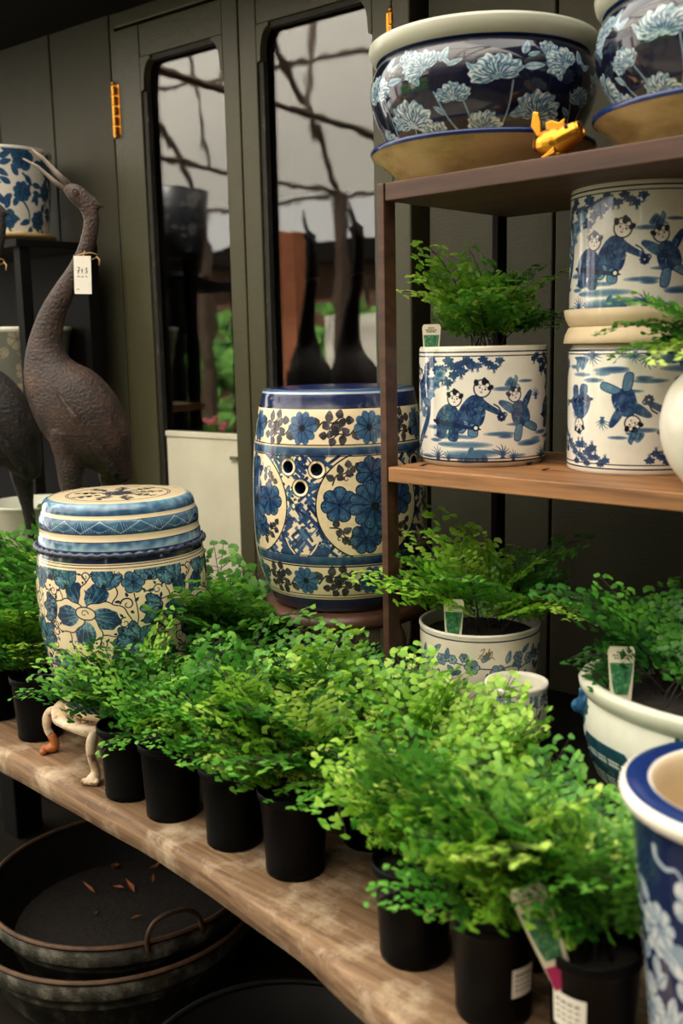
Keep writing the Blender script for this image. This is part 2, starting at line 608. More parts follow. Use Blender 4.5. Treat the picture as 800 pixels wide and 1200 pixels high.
# ------------------------------------------------------------------ canvases
def canvas_stool_flower():
    H = .42
    c = Canvas(2 * PI * .160, H, 1500, CREAM, 3)
    w = c.w
    rg = c.rng
    # flower field
    f0 = w / 2 - .071
    step = w / 5
    line = (30, 34, 48)

    def big(x, y, k=1.0):
        for a, l in ((2.05, 1), (.95, 1.05), (-.25, 1.1), (-1.65, 1.0), (3.3, .95)):
            px, py = x + .031 * k * math.cos(a), y + .033 * k * math.sin(a)
            c.ell(px + .004 * math.cos(a), py + .004 * math.sin(a), .034 * k * l, .027 * k, CREAM, rot=a, wob=.05, nw=7, edge=(line, .0014))
            def pet(th, l=l):
                e_ = 1.0 / np.sqrt((np.cos(th) / (.0225 * k * l)) ** 2 + (np.sin(th) / (.0175 * k)) ** 2)
                out_ = np.clip(np.cos(th), 0, 1)
                return e_ * (1 + .07 * out_ * np.cos(8 * th) - .10 * np.clip(-np.cos(th), 0, 1))
            c.polar(px, py, .027 * k * l, pet, (20, 56, 100), (112, 158, 190),
                    lambda q, th: .12 + .75 * np.clip(-q * np.cos(th), -.3, 1) + .22 * np.sin(13 * th) * q, a)
            for j in range(4):
                b = a + (j - 1.5) * .22
                c.line([(x + .016 * math.cos(b), y + .016 * math.sin(b)), (x + .046 * k * math.cos(b), y + .046 * k * math.sin(b))], .0012, (150, 184, 208), .0006, alpha=.7)
        c.ell(x, y, .0190, .0120, CREAM, edge=(line, .0016), rot=-.15)
        spiral(c, x - .002, y, .0075, 0, line, .0016, 1.0)

    def three(x, y, rot, k=1.0, n=3):
        for j in range(n):
            a = rot + (j - (n - 1) / 2) * .75
            c.ell(x + .016 * k * math.cos(a), y + .016 * k * math.sin(a), .018 * k, .0105 * k, (38, 84, 128), (120, 162, 188), rot=a, wob=.06, nw=5, edge=(line, .001),
                  tf=lambda q, th: .65 - .5 * q + .25 * np.sin(9 * th))
        c.ell(x, y, .004 * k, .004 * k, line)

    ink = (30, 42, 68)
    for i in range(5):
        x = f0 + i * step
        big(x, .224, 1.16)
        three(x - .038, .272, 1.8, 1.1); three(x + .036, .274, 1.3, 1.1)
        daisy(c, x + .088, .280, .021, 6, (30, 74, 122), (88, 136, 176), INK, edge=(line, .001))
        c.line([(x + .088, .260), (x + .094, .215), (x + .086, .185)], .0018, line)
        three(x + .090, .172, -.5, 1.1, 4); three(x + .086, .170, 2.4, 1.1)
        three(x - .066, .225, 3.0, 1.1); three(x + .056, .145, -1.0, 1.25); three(x - .05, .140, -2.1, 1.25)
        big(x + .100, .100, .66)
        three(x, .100, -1.57, 1.2); three(x + .03, .06, -.6, 1.0); three(x - .03, .055, 2.2, 1.0)
        three(x + .118, .285, 1.5, 1.2)
        for px, py, s_, ro in ((.002, .292, .009, 0), (-.064, .296, .008, 2), (.062, .298, .008, 1), (.076, .240, .013, 3), (.112, .252, .010, 2.2), (.128, .235, .013, .6), (.070, .205, .011, 1.5),
                               (-.070, .262, .010, .3), (.116, .205, .012, 5), (-.068, .185, .011, 2), (.064, .178, .010, 4), (.125, .158, .011, 1.2), (-.02, .135, .010, .4), (.02, .075, .012, 2.4),
                               (-.052, .095, .013, 5.1), (.064, .076, .011, 3.3), (.138, .062, .012, .2), (.004, .258, .006, 2), (.135, .292, .008, 1), (.104, .298, .007, 2), (.132, .195, .010, 3), (-.025, .166, .009, 2.6),
                               (.028, .166, .009, .8), (.06, .118, .010, 5.6), (-.07, .135, .010, 1.9), (0, .05, .010, 3), (.08, .055, .010, 1)):
            tendril(c, x + px, py, s_, ro, ink, 1 if rg.random() < .5 else -1)
    # bands, top and foot
    c.band(.302, .325, CREAM)
    for z in (.3065, .3115): c.band(z, z + .0011, line)
    c.band(.315, .337, (24, 40, 84), (30, 54, 104))
    c.band(.337, .352, (150, 176, 200), (46, 92, 150))
    c.band(.352, .3535, line)
    c.band(.3535, .366, CREAM)
    c.band(.366, .367, line)
    c.band(.367, .392, (30, 70, 130), (70, 116, 164))
    n = 26
    for i in range(n):
        x = i * w / n
        up = i % 2
        for j in range(7):
            t = j / 7
            xa = x + t * w / n
            ya, yb = (.3695, .3695 + .020 * (1 - t)) if up else (.3695 + .020 * t, .3695)
            c.line([(xa, max(ya, yb)), (xa + (.006 if up else -.006), min(ya, yb) + .002)], .0010, (176, 200, 214), alpha=.75)
        c.line([(x, .369 if up else .390), (x + w / n, .390 if up else .369)], .0014, (196, 212, 220), alpha=.8)
    c.band(.392, .393, line)
    c.band(.393, .4005, CREAM)
    c.band(.4005, .42, (40, 82, 140), (98, 142, 184))
    c.band(0, .019, CREAM)
    c.band(.019, .0355, (26, 52, 112), (32, 64, 128))
    c.band(.0355, .047, CREAM)
    c.band(.0385, .0395, line); c.band(.043, .0438, line)
    return c


def canvas_stool_top():
    """cream disc with an ink drawing, square map"""
    c = Canvas(.28, .28, 1200, CREAM, 5)
    m = .14
    for i in range(9):
        a = i * 2 * PI / 9
        acanthus(c, m + .062 * math.cos(a), m + .062 * math.sin(a), .017, a, (52, 48, 50), 1 if i % 2 else -1)
    daisy(c, m, m, .032, 8, (58, 60, 74), (130, 130, 132), INK)
    for r in (.095, .099):
        c.line([(m + r * math.cos(t * PI / 20), m + r * math.sin(t * PI / 20)) for t in range(41)], .0014, (44, 44, 54))
    return c


def canvas_stool_roundel():
    H = .42
    c = Canvas(2 * PI * .168, H, 1500, CREAM, 7)
    w = c.w
    line = (34, 32, 36)
    # lattice ground of the main zone
    c.band(.118, .302, (228, 210, 176))
    rg = c.rng
    for i in range(4):
        gx = w / 2 - .076 + i * w / 4
        for k in range(330):
            x, y = gx + rg.uniform(-.10, .10), rg.uniform(.12, .30)
            a = (PI / 4 if (k % 2) else -PI / 4) + rg.uniform(-.25, .25)
            l = rg.uniform(.006, .014)
            c.line([(x - l * math.cos(a), y - l * math.sin(a)), (x + l * math.cos(a), y + l * math.sin(a))], rg.uniform(.004, .007), rg.choice([(30, 64, 124), (40, 80, 142), (24, 40, 86), (70, 110, 166)]))
        for k in range(26):
            x, y = gx + rg.uniform(-.09, .09), rg.uniform(.122, .296)
            c.ell(x, y, .003, .0045, CREAM, rot=rg.random() * 3)
    for i in range(4):
        cx = w / 2 + .058 + i * w / 4
        cy = .210
        c.polar(cx, cy, .118, lambda th: .1005 * (1 + .0 * th), CREAM, (216, 196, 158), lambda q, th: q * .3, edge=(line, .0018), sx=1.02)
        # ink sprigs
        for px, py, s_, ro, fx in ((-.052, .058, .021, .5, 1), (.05, .058, .019, 2.6, -1), (-.055, -.052, .021, -.8, 1), (.055, -.052, .019, -2.4, -1)):
            acanthus(c, cx + px, cy + py, s_, ro, (46, 44, 48), fx)

        def bloom(x, y, r, n=9, ph=0):
            fn = lambda th: r * (.78 + .22 * np.abs(np.cos(n * th / 2 + ph)) ** .55)
            c.polar(x, y, r, fn, (22, 50, 104), (64, 112, 166), lambda q, th: .15 + .6 * q * (np.abs(np.cos(n * th / 2 + ph)) > .55) + .35 * np.sin(n * 4 * th) * q, edge=((20, 26, 50), .0012))
            for j in range(n):
                t = (PI + 2 * PI * j - 2 * ph) / n
                c.line([(x, y), (x + r * .85 * math.cos(t), y + r * .85 * math.sin(t))], .0016, (18, 26, 56), .001)
        bloom(cx, cy + .060, .030, 7, .3); bloom(cx - .060, cy + .004, .033, 7, 1); bloom(cx + .058, cy + .008, .032, 7, .4)
        bloom(cx - .012, cy - .060, .030, 7, .8); bloom(cx + .03, cy - .045, .022, 7, .1)
        bloom(cx + .002, cy + .002, .045, 11, .2)
        c.ell(cx + .006, cy - .002, .008, .008, INK)
        # corner spandrels between roundels
        for sy in (-1, 1):
            g = cx - w / 8
            c.poly([(g - .05, cy + sy * .092), (g - .03, cy + sy * .072), (g - .014, cy + sy * .092)], (24, 54, 112), (46, 88, 148))
            c.poly([(g + .05, cy + sy * .092), (g + .03, cy + sy * .072), (g + .014, cy + sy * .092)], (24, 54, 112), (46, 88, 148))
            c.line([(g - .016, cy + sy * .09), (g - .026, cy + sy * .078), (g - .034, cy + sy * .062)], .003, CREAM)
            c.line([(g + .016, cy + sy * .09), (g + .026, cy + sy * .078), (g + .034, cy + sy * .062)], .003, CREAM)
        g = cx - w / 8
        for hx, hy in ((-.026, .071), (.032, .068), (.000, .034)):     # glaze rings round the pierced holes
            c.ell(g + hx, cy + hy, .0165, .0165, CREAM, edge=(line, .001))

    def frieze(z0, z1):
        c.band(z0, z1, CREAM)
        zm = (z0 + z1) / 2
        for i in range(8):
            x = w / 2 - .0725 + i * w / 8
            acanthus(c, x + w / 16 - .010, zm + .007, .0250, .15, (48, 46, 50), 1)
            acanthus(c, x + w / 16 + .012, zm - .009, .0235, PI + .1, (48, 46, 50), 1)
            spiral(c, x + w / 16, zm, .010, 1, (40, 38, 44), .003, 1.1)
            daisy(c, x, zm, (z1 - z0) * .46, 10, (32, 70, 138), (78, 122, 178), INK, core_r=.2)
    frieze(.3185, .386); frieze(.038, .0985)
    for z in (.3865, .321, .0965, .0395): c.band(z, z + .0014, line)
    c.band(.3035, .3175, (30, 56, 100), (64, 96, 140))
    c.band(.301, .3025, line); c.band(.318, .319, line)
    c.band(.1005, .1165, (30, 56, 100), (58, 92, 136))
    c.band(.098, .099, line); c.band(.118, .1195, line)
    c.band(.388, .4125, (22, 34, 80), (34, 48, 102))
    c.band(.4125, .416, (160, 174, 196)); c.band(.416, .42, (44, 82, 146))
    c.band(0, .031, (20, 34, 74), (28, 48, 96)); c.band(.031, .038, CREAM); c.band(.0335, .0347, line)
    return c


def canvas_navy(h, r, seed, dens):
    c = Canvas(2 * PI * r, h, 1300, (14, 19, 44), seed)
    w = c.w
    rg = c.rng
    lc = (128, 156, 182)
    per = w / dens
    for i in range(dens):
        x = (i + .5) * per
        j = lambda a: rg.uniform(-a, a)
        # stems
        for (bx, by), (tx, ty) in (((x - .02, .0), (x - .075, .105)), ((x + .0, .0), (x - .03, .085)), ((x + .02, .0), (x + .045, .115)), ((x + .06, .0), (x + .10, .06))):
            c.line([(bx, by), ((bx + tx) / 2 + j(.012), (by + ty) / 2), (tx, ty)], .0035, lc, .0025)
        carnation(c, x - .088 + j(.004), .150, .040, 2.3 + j(.2))
        carnation(c, x - .045, .088, .032, 1.7 + j(.2), k=6)
        carnation(c, x + .022 + j(.004), .122, .047, 1.65 + j(.25))
        carnation(c, x + .002, .030, .036, 1.3, k=7)
        carnation(c, x + .092, .052, .050, 1.45 + j(.2), k=11)
        carnation(c, x + .098, .165, .034, .6 + j(.3), k=7)
        carnation(c, x - .088, .020, .036, 2.0, k=8)
        for lx, ly, l, ro in ((-.062, .158, .032, 1.2), (-.052, .150, .026, .5), (-.048, .152, .020, 2.0), (.060, .165, .030, 1.25), (.066, .162, .022, .4), (.060, .140, .034, .15),
                              (-.012, .135, .020, 2.2), (.045, .055, .034, .3), (-.03, .0, .03, .9), (.05, .0, .03, .5), (-.06, .062, .026, 2.5), (.125, .12, .03, 2.0)):
            leaf(c, x + lx, ly, l, l * .42, ro + j(.15), (110, 146, 178), (204, 214, 214), vein=(46, 76, 120))
    return c


def canvas_children(seed, shift=0.0):
    h, r = .20, .11
    c = Canvas(2 * PI * r, h, 1700, WHITE, seed)
    w = c.w
    B = (34, 78, 146)
    for i in range(2):
        x = w / 2 + shift + i * w / 2
        pine_bough(c, x - .100, .168, .040); pine_bough(c, x - .118, .148, .036); pine_bough(c, x - .03, .172, .030)
        c.line([(x - .150, .03), (x - .112, .075), (x - .106, .12), (x - .118, .165)], .016, (30, 66, 130), .007)
        for k in range(5):
            c.ell(x - .125 + .012 * k, .09 + .016 * k, .012, .009, (30, 70, 138), (110, 148, 190), wob=.15, nw=6, ph=k)
        streak(c, x - .06, .052, .034, .005, B); streak(c, x - .03, .038, .05, .006, (60, 104, 166)); streak(c, x + .03, .056, .028, .004, B); streak(c, x + .088, .040, .030, .005, B)
        streak(c, x - .088, .066, .02, .004, B); streak(c, x + .06, .071, .022, .003, B); streak(c, x + .12, .055, .02, .004, B)
        child(c, x - .128, .112, .056, -1, 2, .25)
        child(c, x - .022, .074, .080, 1, 0, -.35)
        child(c, x - .058, .062, .074, 1, 1, -.10)
        child(c, x + .072, .070, .070, -1, 2, .35)
        child(c, x + .152, .078, .066, 1, 1, .15)
        for k in range(16):
            streak(c, x - .15 + .021 * k, .034 + .018 * math.sin(k * 2.3), .014 + .004 * (k % 3), .0035, B if k % 2 else (70, 114, 172))
        pine_bough(c, x + .125, .160, .034); pine_bough(c, x + .10, .178, .028)
        # lantern on a stick
        c.line([(x + .018, .105), (x + .026, .100), (x + .030, .092)], .0022, NAVY)
        daisy(c, x + .031, .084, .008, 8, NAVY, BLUE, WHITE)
        # pavilion rock cloud
        rock(c, x + .048, .134, .022); streak(c, x + .035, .130, .02, .004, B); streak(c, x + .075, .142, .016, .003, B)
        rock(c, x - .008, .010, .030, -1); rock(c, x - .03, .008, .024); rock(c, x + .145, .02, .028)
        streak(c, x - .02, .022, .05, .007, (70, 114, 172))
        for gx, gy, s_ in ((-.085, .012, .026), (-.062, .010, .020), (.030, .016, .026), (.050, .012, .020), (.098, .112, .022), (.118, .012, .024), (.155, .10, .024), (-.14, .01, .02)):
            grass(c, x + gx, gy, s_, (38, 80, 146))
    c.band(0, .006, (222, 212, 190)); c.band(.0085, .0110, NAVY); c.band(.0145, .0160, NAVY)
    c.band(.1935, .2, (222, 214, 196)); c.band(.1895, .1920, NAVY); c.band(.1835, .1850, NAVY)
    return c


def canvas_sprig():
    h, r = .17, .10
    c = Canvas(2 * PI * r, h, 1700, (226, 216, 198), 21)
    w = c.w
    col, c2 = (44, 72, 96), (120, 148, 168)
    rg = c.rng
    for i in range(4):
        x = w / 2 + i * w / 4
        c.line([(x - .085, .115), (x - .05, .127), (x - .01, .120), (x + .03, .118), (x + .075, .124)], .0020, col)
        c.line([(x + .04, .118), (x + .025, .095), (x - .01, .085), (x - .04, .055), (x - .06, .02)], .0024, col, .0014)
        c.line([(x + .06, .02), (x + .045, .06), (x + .066, .095), (x + .068, .125)], .0022, col)
        for fx, fy, r_ in ((-.066, .128, .010), (-.012, .121, .0125), (.030, .112, .013), (-.045, .131, .008), (-.025, .136, .0075), (.066, .135, .009), (-.038, .066, .0085), (-.050, .044, .010), (.02, .06, .015), (.055, .070, .010), (.066, .045, .008)):
            daisy(c, x + fx, fy, r_, 6, (70, 104, 140), (170, 188, 196), (60, 66, 80), edge=(col, .0010))
        for lx, ly, l, ro in ((-.085, .115, .02, 2.3), (-.056, .130, .02, 1.4), (-.054, .120, .022, -.8), (-.030, .113, .02, 3.6), (.004, .13, .022, .9), (.012, .11, .02, -1.2), (.045, .126, .022, 1.3),
                              (.055, .120, .022, .5), (.075, .14, .02, .7), (-.02, .08, .022, 1.8), (-.042, .058, .02, 2.8), (-.055, .03, .02, 2.2), (.05, .05, .024, .5), (.03, .085, .02, 2.5), (.075, .09, .022, 1.1), (.06, .025, .02, 2.1), (0, .04, .022, .3)):
            leaf(c, x + lx, ly, l, l * .42, ro, (74, 108, 138), (140, 164, 178), edge=(col, .0009))
    # gold script maker's mark under the rim
    gold = (120, 92, 44)
    x = w / 2 + .012
    c.line([(x - .010, .150), (x - .004, .153), (x - .008, .143), (x - .012, .141), (x - .004, .142), (x - .001, .147), (x, .142), (x + .004, .153), (x + .003, .142), (x + .008, .149), (x + .007, .138), (x + .004, .137)], .0013, gold)
    c.line([(x - .014, .136), (x - .011, .139), (x - .009, .134), (x - .006, .139), (x - .003, .134), (x, .138), (x + .003, .134), (x + .007, .139), (x + .012, .135)], .0012, gold)
    c.band(.163, .1652, (40, 48, 66))
    return c


def canvas_willow(h, r):
    c = Canvas(2 * PI * r, h, 1200, (222, 222, 208), 31)
    w = c.w
    tl, t2 = (18, 66, 92), (66, 122, 142)
    for i in range(5):
        x = w / 2 - .100 + i * w / 5
        # pavilion: roofs, walls
        for k, (px, pz) in enumerate(((-.03, .088), (-.045, .060))):
            c.poly([(x + px - .055, pz), (x + px - .045, pz + .014), (x + px + .045, pz + .014), (x + px + .06, pz - .002), (x + px + .04, pz - .004), (x + px - .04, pz - .004)], tl, (34, 84, 108), smooth=False)
            for j in range(34):
                c.ell(x + px - .045 + (j % 17) * .0055, pz - .008 - .006 * (j // 17), .0022, .0018, t2)
            for j in range(4):
                c.line([(x + px - .036 + j * .024, pz - .004), (x + px - .036 + j * .024, pz - .02)], .003, tl)
        c.poly([(x - .10, .036), (x + .03, .036), (x + .04, .028), (x - .10, .026)], tl, t2, smooth=False)
        # trees
        for tx, tz, s_ in ((.058, .03, 1.1), (.088, .045, 1.3), (-.105, .06, 1.1), (.034, .015, .8), (.075, .005, .9), (.115, .02, 1.0)):
            c.line([(x + tx, tz), (x + tx - .004, tz + .03 * s_), (x + tx + .004, tz + .06 * s_)], .005, tl, .002)
            for k in range(9):
                a = k * 2.4
                c.ell(x + tx + .016 * s_ * math.cos(a) * (k / 8), tz + .055 * s_ + .022 * s_ * math.sin(a) * (k / 8), .010 * s_, .008 * s_, tl, t2, wob=.2, nw=6, ph=k, tf=lambda q, th: .4 + .5 * np.sin(8 * th))
        streak(c, x - .03, .012, .06, .006, t2); streak(c, x + .06, .10, .03, .004, t2)
        for k in range(3): grass(c, x - .07 + .05 * k, .004, .022, tl)
    return c


def canvas_bluefield(h, r, base, a, b, seed, n=7, dark=(60, 100, 160)):
    c = Canvas(2 * PI * r, h, 1000, base, seed)
    w = c.w
    rg = c.rng
    for i in range(n):
        x = (i + .5) * w / n
        for z in (h * .22, h * .55, h * .85):
            xx = x + rg.uniform(-.03, .03)
            daisy(c, xx, z + rg.uniform(-.01, .01), rg.uniform(.026, .036), rg.choice([5, 6, 8]), a, b, dark, ph=rg.random() * 3)
            for k in range(5):
                t = rg.random() * 6.28
                leaf(c, xx + .034 * math.cos(t), z + .034 * math.sin(t), .034, .016, t + rg.uniform(-.6, .6), a, b, vein=dark)
            c.line([(xx, z - .03), (xx + .02, z - .06), (xx + rg.uniform(-.03, .03), z - .09)], .006, a, .003)
    return c


def canvas_peony(h, r):
    c = Canvas(2 * PI * r, h, 900, (22, 36, 84), 41)
    w = c.w
    rg = c.rng
    for i in range(5):
        x = (i + .25) * w / 5
        c.line([(x - .06, h - .045), (x - .058, h - .056), (x - .045, h - .062), (x - .032, h - .058), (x - .022, h - .070)], .007, (178, 190, 204), .003)
        for fx, fz, r_ in ((.0, h - .09, .038), (.0, h - .175, .040), (.045, h - .235, .042), (-.06, h - .13, .024), (-.055, h - .26, .03), (.01, h - .31, .04), (.075, h - .14, .028)):
            daisy(c, x + fx, fz, r_, 8, (138, 156, 184), (220, 222, 222), (110, 136, 176), ph=rg.random() * 3)
            daisy(c, x + fx, fz, r_ * .55, 7, (96, 124, 168), (206, 212, 218), (60, 90, 150), ph=rg.random() * 3)
            for k in range(3):
                t = rg.random() * 6.28
                leaf(c, x + fx + r_ * math.cos(t), fz + r_ * math.sin(t), .03, .016, t, (150, 166, 188), (214, 218, 220), vein=(70, 96, 150))
    return c


# ------------------------------------------------------------------ materials
def wood_mat():
    m = noisy('weathered_bench_timber', [(88, 64, 44), (134, 104, 76), (164, 136, 106)], (4, 70, 70), .66, .5, detail=8, pos=[.3, .5, .7])
    nt = m.node_tree
    b = nt.nodes['Principled BSDF']
    src = b.inputs['Base Color'].links[0].from_socket
    tc = N(m, 'ShaderNodeTexCoord')
    no = N(m, 'ShaderNodeTexNoise'); no.inputs['Scale'].default_value = 9; no.inputs['Detail'].default_value = 7; no.inputs['Roughness'].default_value = .68
    L(m, tc.outputs['Object'], no.inputs['Vector'])
    for lo, hi, col in ((.50, .66, (212, 192, 164)), (.36, .24, (70, 46, 30))):
        mr = N(m, 'ShaderNodeMapRange')
        mr.inputs['From Min'].default_value = lo; mr.inputs['From Max'].default_value = hi
        mr.inputs['To Max'].default_value = .72
        L(m, no.outputs[0], mr.inputs['Value'])
        mx = N(m, 'ShaderNodeMix', data_type='RGBA')
        mx.inputs[7].default_value = lin(col)
        L(m, mr.outputs[0], mx.inputs[0]); L(m, src, mx.inputs[6])
        src = mx.outputs[2]
    L(m, src, b.inputs['Base Color'])
    return m


M = {}
M['olive'] = noisy('olive_paint', [(51, 50, 28), (61, 59, 34), (67, 65, 38)], (3, 3, 0.8), .5, .25, bscale=60)
M['olive_wall'] = noisy('olive_board_paint', [(39, 38, 21), (49, 47, 27), (55, 53, 31)], (3, 3, 1), .7, .35, bscale=240)
M['bead'] = noisy('flaking_dark_bead', [(22, 21, 16), (34, 32, 24), (84, 80, 62)], (50, 50, 26), .7, .4, pos=[.35, .6, .72])
M['black'] = mat('blackened_wood', (7, 6, 5), .75, spec=.15)
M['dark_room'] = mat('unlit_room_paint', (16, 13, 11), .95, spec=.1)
M['soffit'] = noisy('smoked_timber', [(14, 12, 10), (22, 19, 15)], (2, 12, 12), .9, spec=.1)
M['brass'] = noisy('aged_brass', [(176, 112, 34), (226, 168, 70)], (40, 40, 12), .3, metal=1.0)
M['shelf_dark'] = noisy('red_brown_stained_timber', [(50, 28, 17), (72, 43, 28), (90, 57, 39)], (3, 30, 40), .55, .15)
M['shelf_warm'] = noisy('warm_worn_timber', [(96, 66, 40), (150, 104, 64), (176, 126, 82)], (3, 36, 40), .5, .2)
M['bench'] = wood_mat()
M['floor'] = noisy('damp_concrete', [(20, 18, 15), (34, 30, 26)], (5, 5, 5), .95, .2, spec=.05)
M['paving'] = noisy('garden_paving', [(58, 53, 46), (84, 78, 68)], (2, 2, 2), .9)
M['plastic'] = noisy('black_nursery_plastic', [(4, 4, 5), (8, 8, 9)], (30, 30, 30), .40, spec=.10)
M['soil'] = noisy('potting_soil', [(8, 6, 5), (22, 16, 12), (40, 30, 22)], (90, 90, 90), .95, .8)
M['cream_glaze'] = noisy('cream_glaze', [(206, 188, 152), (228, 212, 178)], (9, 9, 9), .14)
M['honey_glaze'] = noisy('honey_cream_glaze', [(160, 128, 74), (206, 176, 120), (222, 198, 148)], (7, 7, 22), .2)
M['white_glaze'] = noisy('white_glaze', [(214, 208, 194), (230, 226, 214)], (8, 8, 8), .12)
M['biscuit'] = noisy('unglazed_cream', [(206, 184, 148), (220, 202, 168)], (16, 16, 16), .6)
M['celadon'] = noisy('pale_grey_green_glaze', [(188, 190, 170), (204, 206, 190)], (8, 8, 8), .2)
M['blue_glaze'] = noisy('cobalt_rim_glaze', [(15, 31, 80), (25, 49, 106)], (10, 10, 10), .14)
M['teal_glaze'] = noisy('teal_blue_glaze', [(22, 62, 108), (60, 116, 152)], (50, 50, 50), .15)
M['rope'] = noisy('ink_blue_rope_glaze', [(22, 24, 44), (62, 70, 96)], (40, 40, 40), .2)
M['gold'] = mat('gold_leaf', (206, 142, 48), .24, 1.0)
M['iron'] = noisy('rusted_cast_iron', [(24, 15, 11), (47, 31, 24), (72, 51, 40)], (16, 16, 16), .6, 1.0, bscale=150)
M['iron_dark'] = noisy('shaded_cast_iron', [(12, 9, 8), (24, 18, 15), (38, 29, 24)], (16, 16, 16), .7, 1.0, bscale=150)  # darker copy of the crane iron, shade put into its colour
M['iron_light'] = noisy('worn_beak_iron', [(96, 84, 74), (126, 112, 100)], (30, 30, 30), .5)
M['cream_iron'] = noisy('chipped_cream_enamel', [(120, 66, 38), (206, 180, 148), (228, 208, 180)], (46, 46, 46), .5, .6, pos=[.34, .42, .6])
M['rust_paw'] = noisy('rust_orange_enamel', [(146, 72, 30), (196, 120, 62)], (40, 40, 40), .5)
M['stand_wood'] = noisy('carved_dark_rosewood', [(54, 33, 24), (96, 64, 46)], (12, 12, 12), .4, .2)
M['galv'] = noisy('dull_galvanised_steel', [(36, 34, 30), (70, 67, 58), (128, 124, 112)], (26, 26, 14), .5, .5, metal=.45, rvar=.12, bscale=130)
M['galv_dark'] = noisy('blackened_and_shaded_steel', [(9, 9, 8), (18, 17, 15)], (14, 14, 14), .6, .3, metal=.2, spec=.3)
M['rust_rim'] = noisy('rusted_rim', [(58, 40, 28), (98, 72, 50)], (26, 26, 26), .6, metal=.3)
M['dead_leaf'] = noisy('dead_leaf', [(104, 58, 28), (176, 108, 58)], (40, 40, 40), .8)
M['paper'] = mat('white_card', (232, 228, 216), .7)
M['paper_ink'] = mat('pen_ink', (54, 50, 52), .8)
M['string'] = mat('jute_string', (178, 140, 92), .9)
M['tag_cream'] = mat('cream_plastic_tag', (222, 214, 190), .4)
M['tag_green'] = noisy('printed_leaf_photo', [(20, 64, 40), (52, 122, 76), (150, 190, 150)], (120, 120, 120), .4, pos=[.35, .55, .75])
M['tag_pink'] = mat('magenta_print', (176, 22, 92), .4)
M['tag_ink'] = mat('grey_print', (96, 92, 80), .5)
M['panel'] = noisy('cream_painted_steel', [(206, 202, 178), (222, 218, 196)], (6, 6, 6), .5)
M['steel'] = mat('dull_steel', (130, 128, 122), .35, .9)
M['terracotta'] = noisy('terracotta', [(132, 76, 48), (164, 100, 66)], (16, 16, 16), .8)


def fern_mat(name, dark, mid, light, trans=.35):
    m = bpy.data.materials.new(name)
    m.use_nodes = True
    nt = m.node_tree
    b = nt.nodes['Principled BSDF']
    b.inputs['Roughness'].default_value = .42
    b.inputs['Specular IOR Level'].default_value = .35
    at = N(m, 'ShaderNodeAttribute'); at.attribute_name = 'tint'
    oi = N(m, 'ShaderNodeObjectInfo')
    ad = N(m, 'ShaderNodeMath', operation='MULTIPLY_ADD')
    ad.inputs[1].default_value = .45; ad.inputs[2].default_value = -.22
    L(m, oi.outputs['Random'], ad.inputs[0])
    sm = N(m, 'ShaderNodeMath', operation='ADD')
    L(m, at.outputs['Fac'], sm.inputs[0]); L(m, ad.outputs[0], sm.inputs[1])
    rp = N(m, 'ShaderNodeValToRGB')
    e = rp.color_ramp.elements
    e[0].position, e[0].color = .1, lin(dark)
    e[1].position, e[1].color = .95, lin(light)
    q = e.new(.5); q.color = lin(mid)
    L(m, sm.outputs[0], rp.inputs[0])
    L(m, rp.outputs[0], b.inputs['Base Color'])
    tr = N(m, 'ShaderNodeBsdfTranslucent')
    L(m, rp.outputs[0], tr.inputs['Color'])
    mx = N(m, 'ShaderNodeMixShader')
    mx.inputs[0].default_value = trans
    L(m, b.outputs[0], mx.inputs[1]); L(m, tr.outputs[0], mx.inputs[2])
    L(m, mx.outputs[0], nt.nodes['Material Output'].inputs['Surface'])
    return m


M['fern'] = fern_mat('fern_green', (34, 86, 24), (72, 142, 42), (138, 192, 74))
M['fern_lime'] = fern_mat('fern_new_growth', (66, 124, 26), (132, 186, 52), (202, 226, 112))
M['fern_deep'] = fern_mat('fern_deep_green', (24, 66, 24), (48, 106, 34), (92, 148, 50))
M['stem'] = mat('wiry_dark_stem', (30, 20, 14), .4)
M['yellow_leaf'] = mat('yellowed_leaflet', (206, 158, 44), .5)


def glass_mat():
    m = bpy.data.materials.new('old_window_glass')
    m.use_nodes = True
    nt = m.node_tree
    nt.nodes.remove(nt.nodes['Principled BSDF'])
    lw = N(m, 'ShaderNodeLayerWeight'); lw.inputs['Blend'].default_value = .5
    pw = N(m, 'ShaderNodeMath', operation='POWER'); pw.inputs[1].default_value = 4.2
    fr = N(m, 'ShaderNodeMath', operation='MULTIPLY_ADD'); fr.inputs[1].default_value = .93; fr.inputs[2].default_value = .085
    L(m, lw.outputs['Facing'], pw.inputs[0]); L(m, pw.outputs[0], fr.inputs[0])
    tr = N(m, 'ShaderNodeBsdfTransparent'); tr.inputs['Color'].default_value = (.86, .87, .84, 1)
    gl = N(m, 'ShaderNodeBsdfGlossy'); gl.inputs['Roughness'].default_value = .015
    tc = N(m, 'ShaderNodeTexCoord')
    no = N(m, 'ShaderNodeTexNoise'); no.inputs['Scale'].default_value = 7; no.inputs['Detail'].default_value = 2
    bp = N(m, 'ShaderNodeBump'); bp.inputs['Strength'].default_value = .05; bp.inputs['Distance'].default_value = .01
    L(m, tc.outputs['Object'], no.inputs['Vector']); L(m, no.outputs[0], bp.inputs['Height']); L(m, bp.outputs[0], gl.inputs['Normal'])
    mx = N(m, 'ShaderNodeMixShader')
    L(m, fr.outputs[0], mx.inputs[0]); L(m, tr.outputs[0], mx.inputs[1]); L(m, gl.outputs[0], mx.inputs[2])
    L(m, mx.outputs[0], nt.nodes['Material Output'].inputs['Surface'])
    return m


M['glass'] = glass_mat()


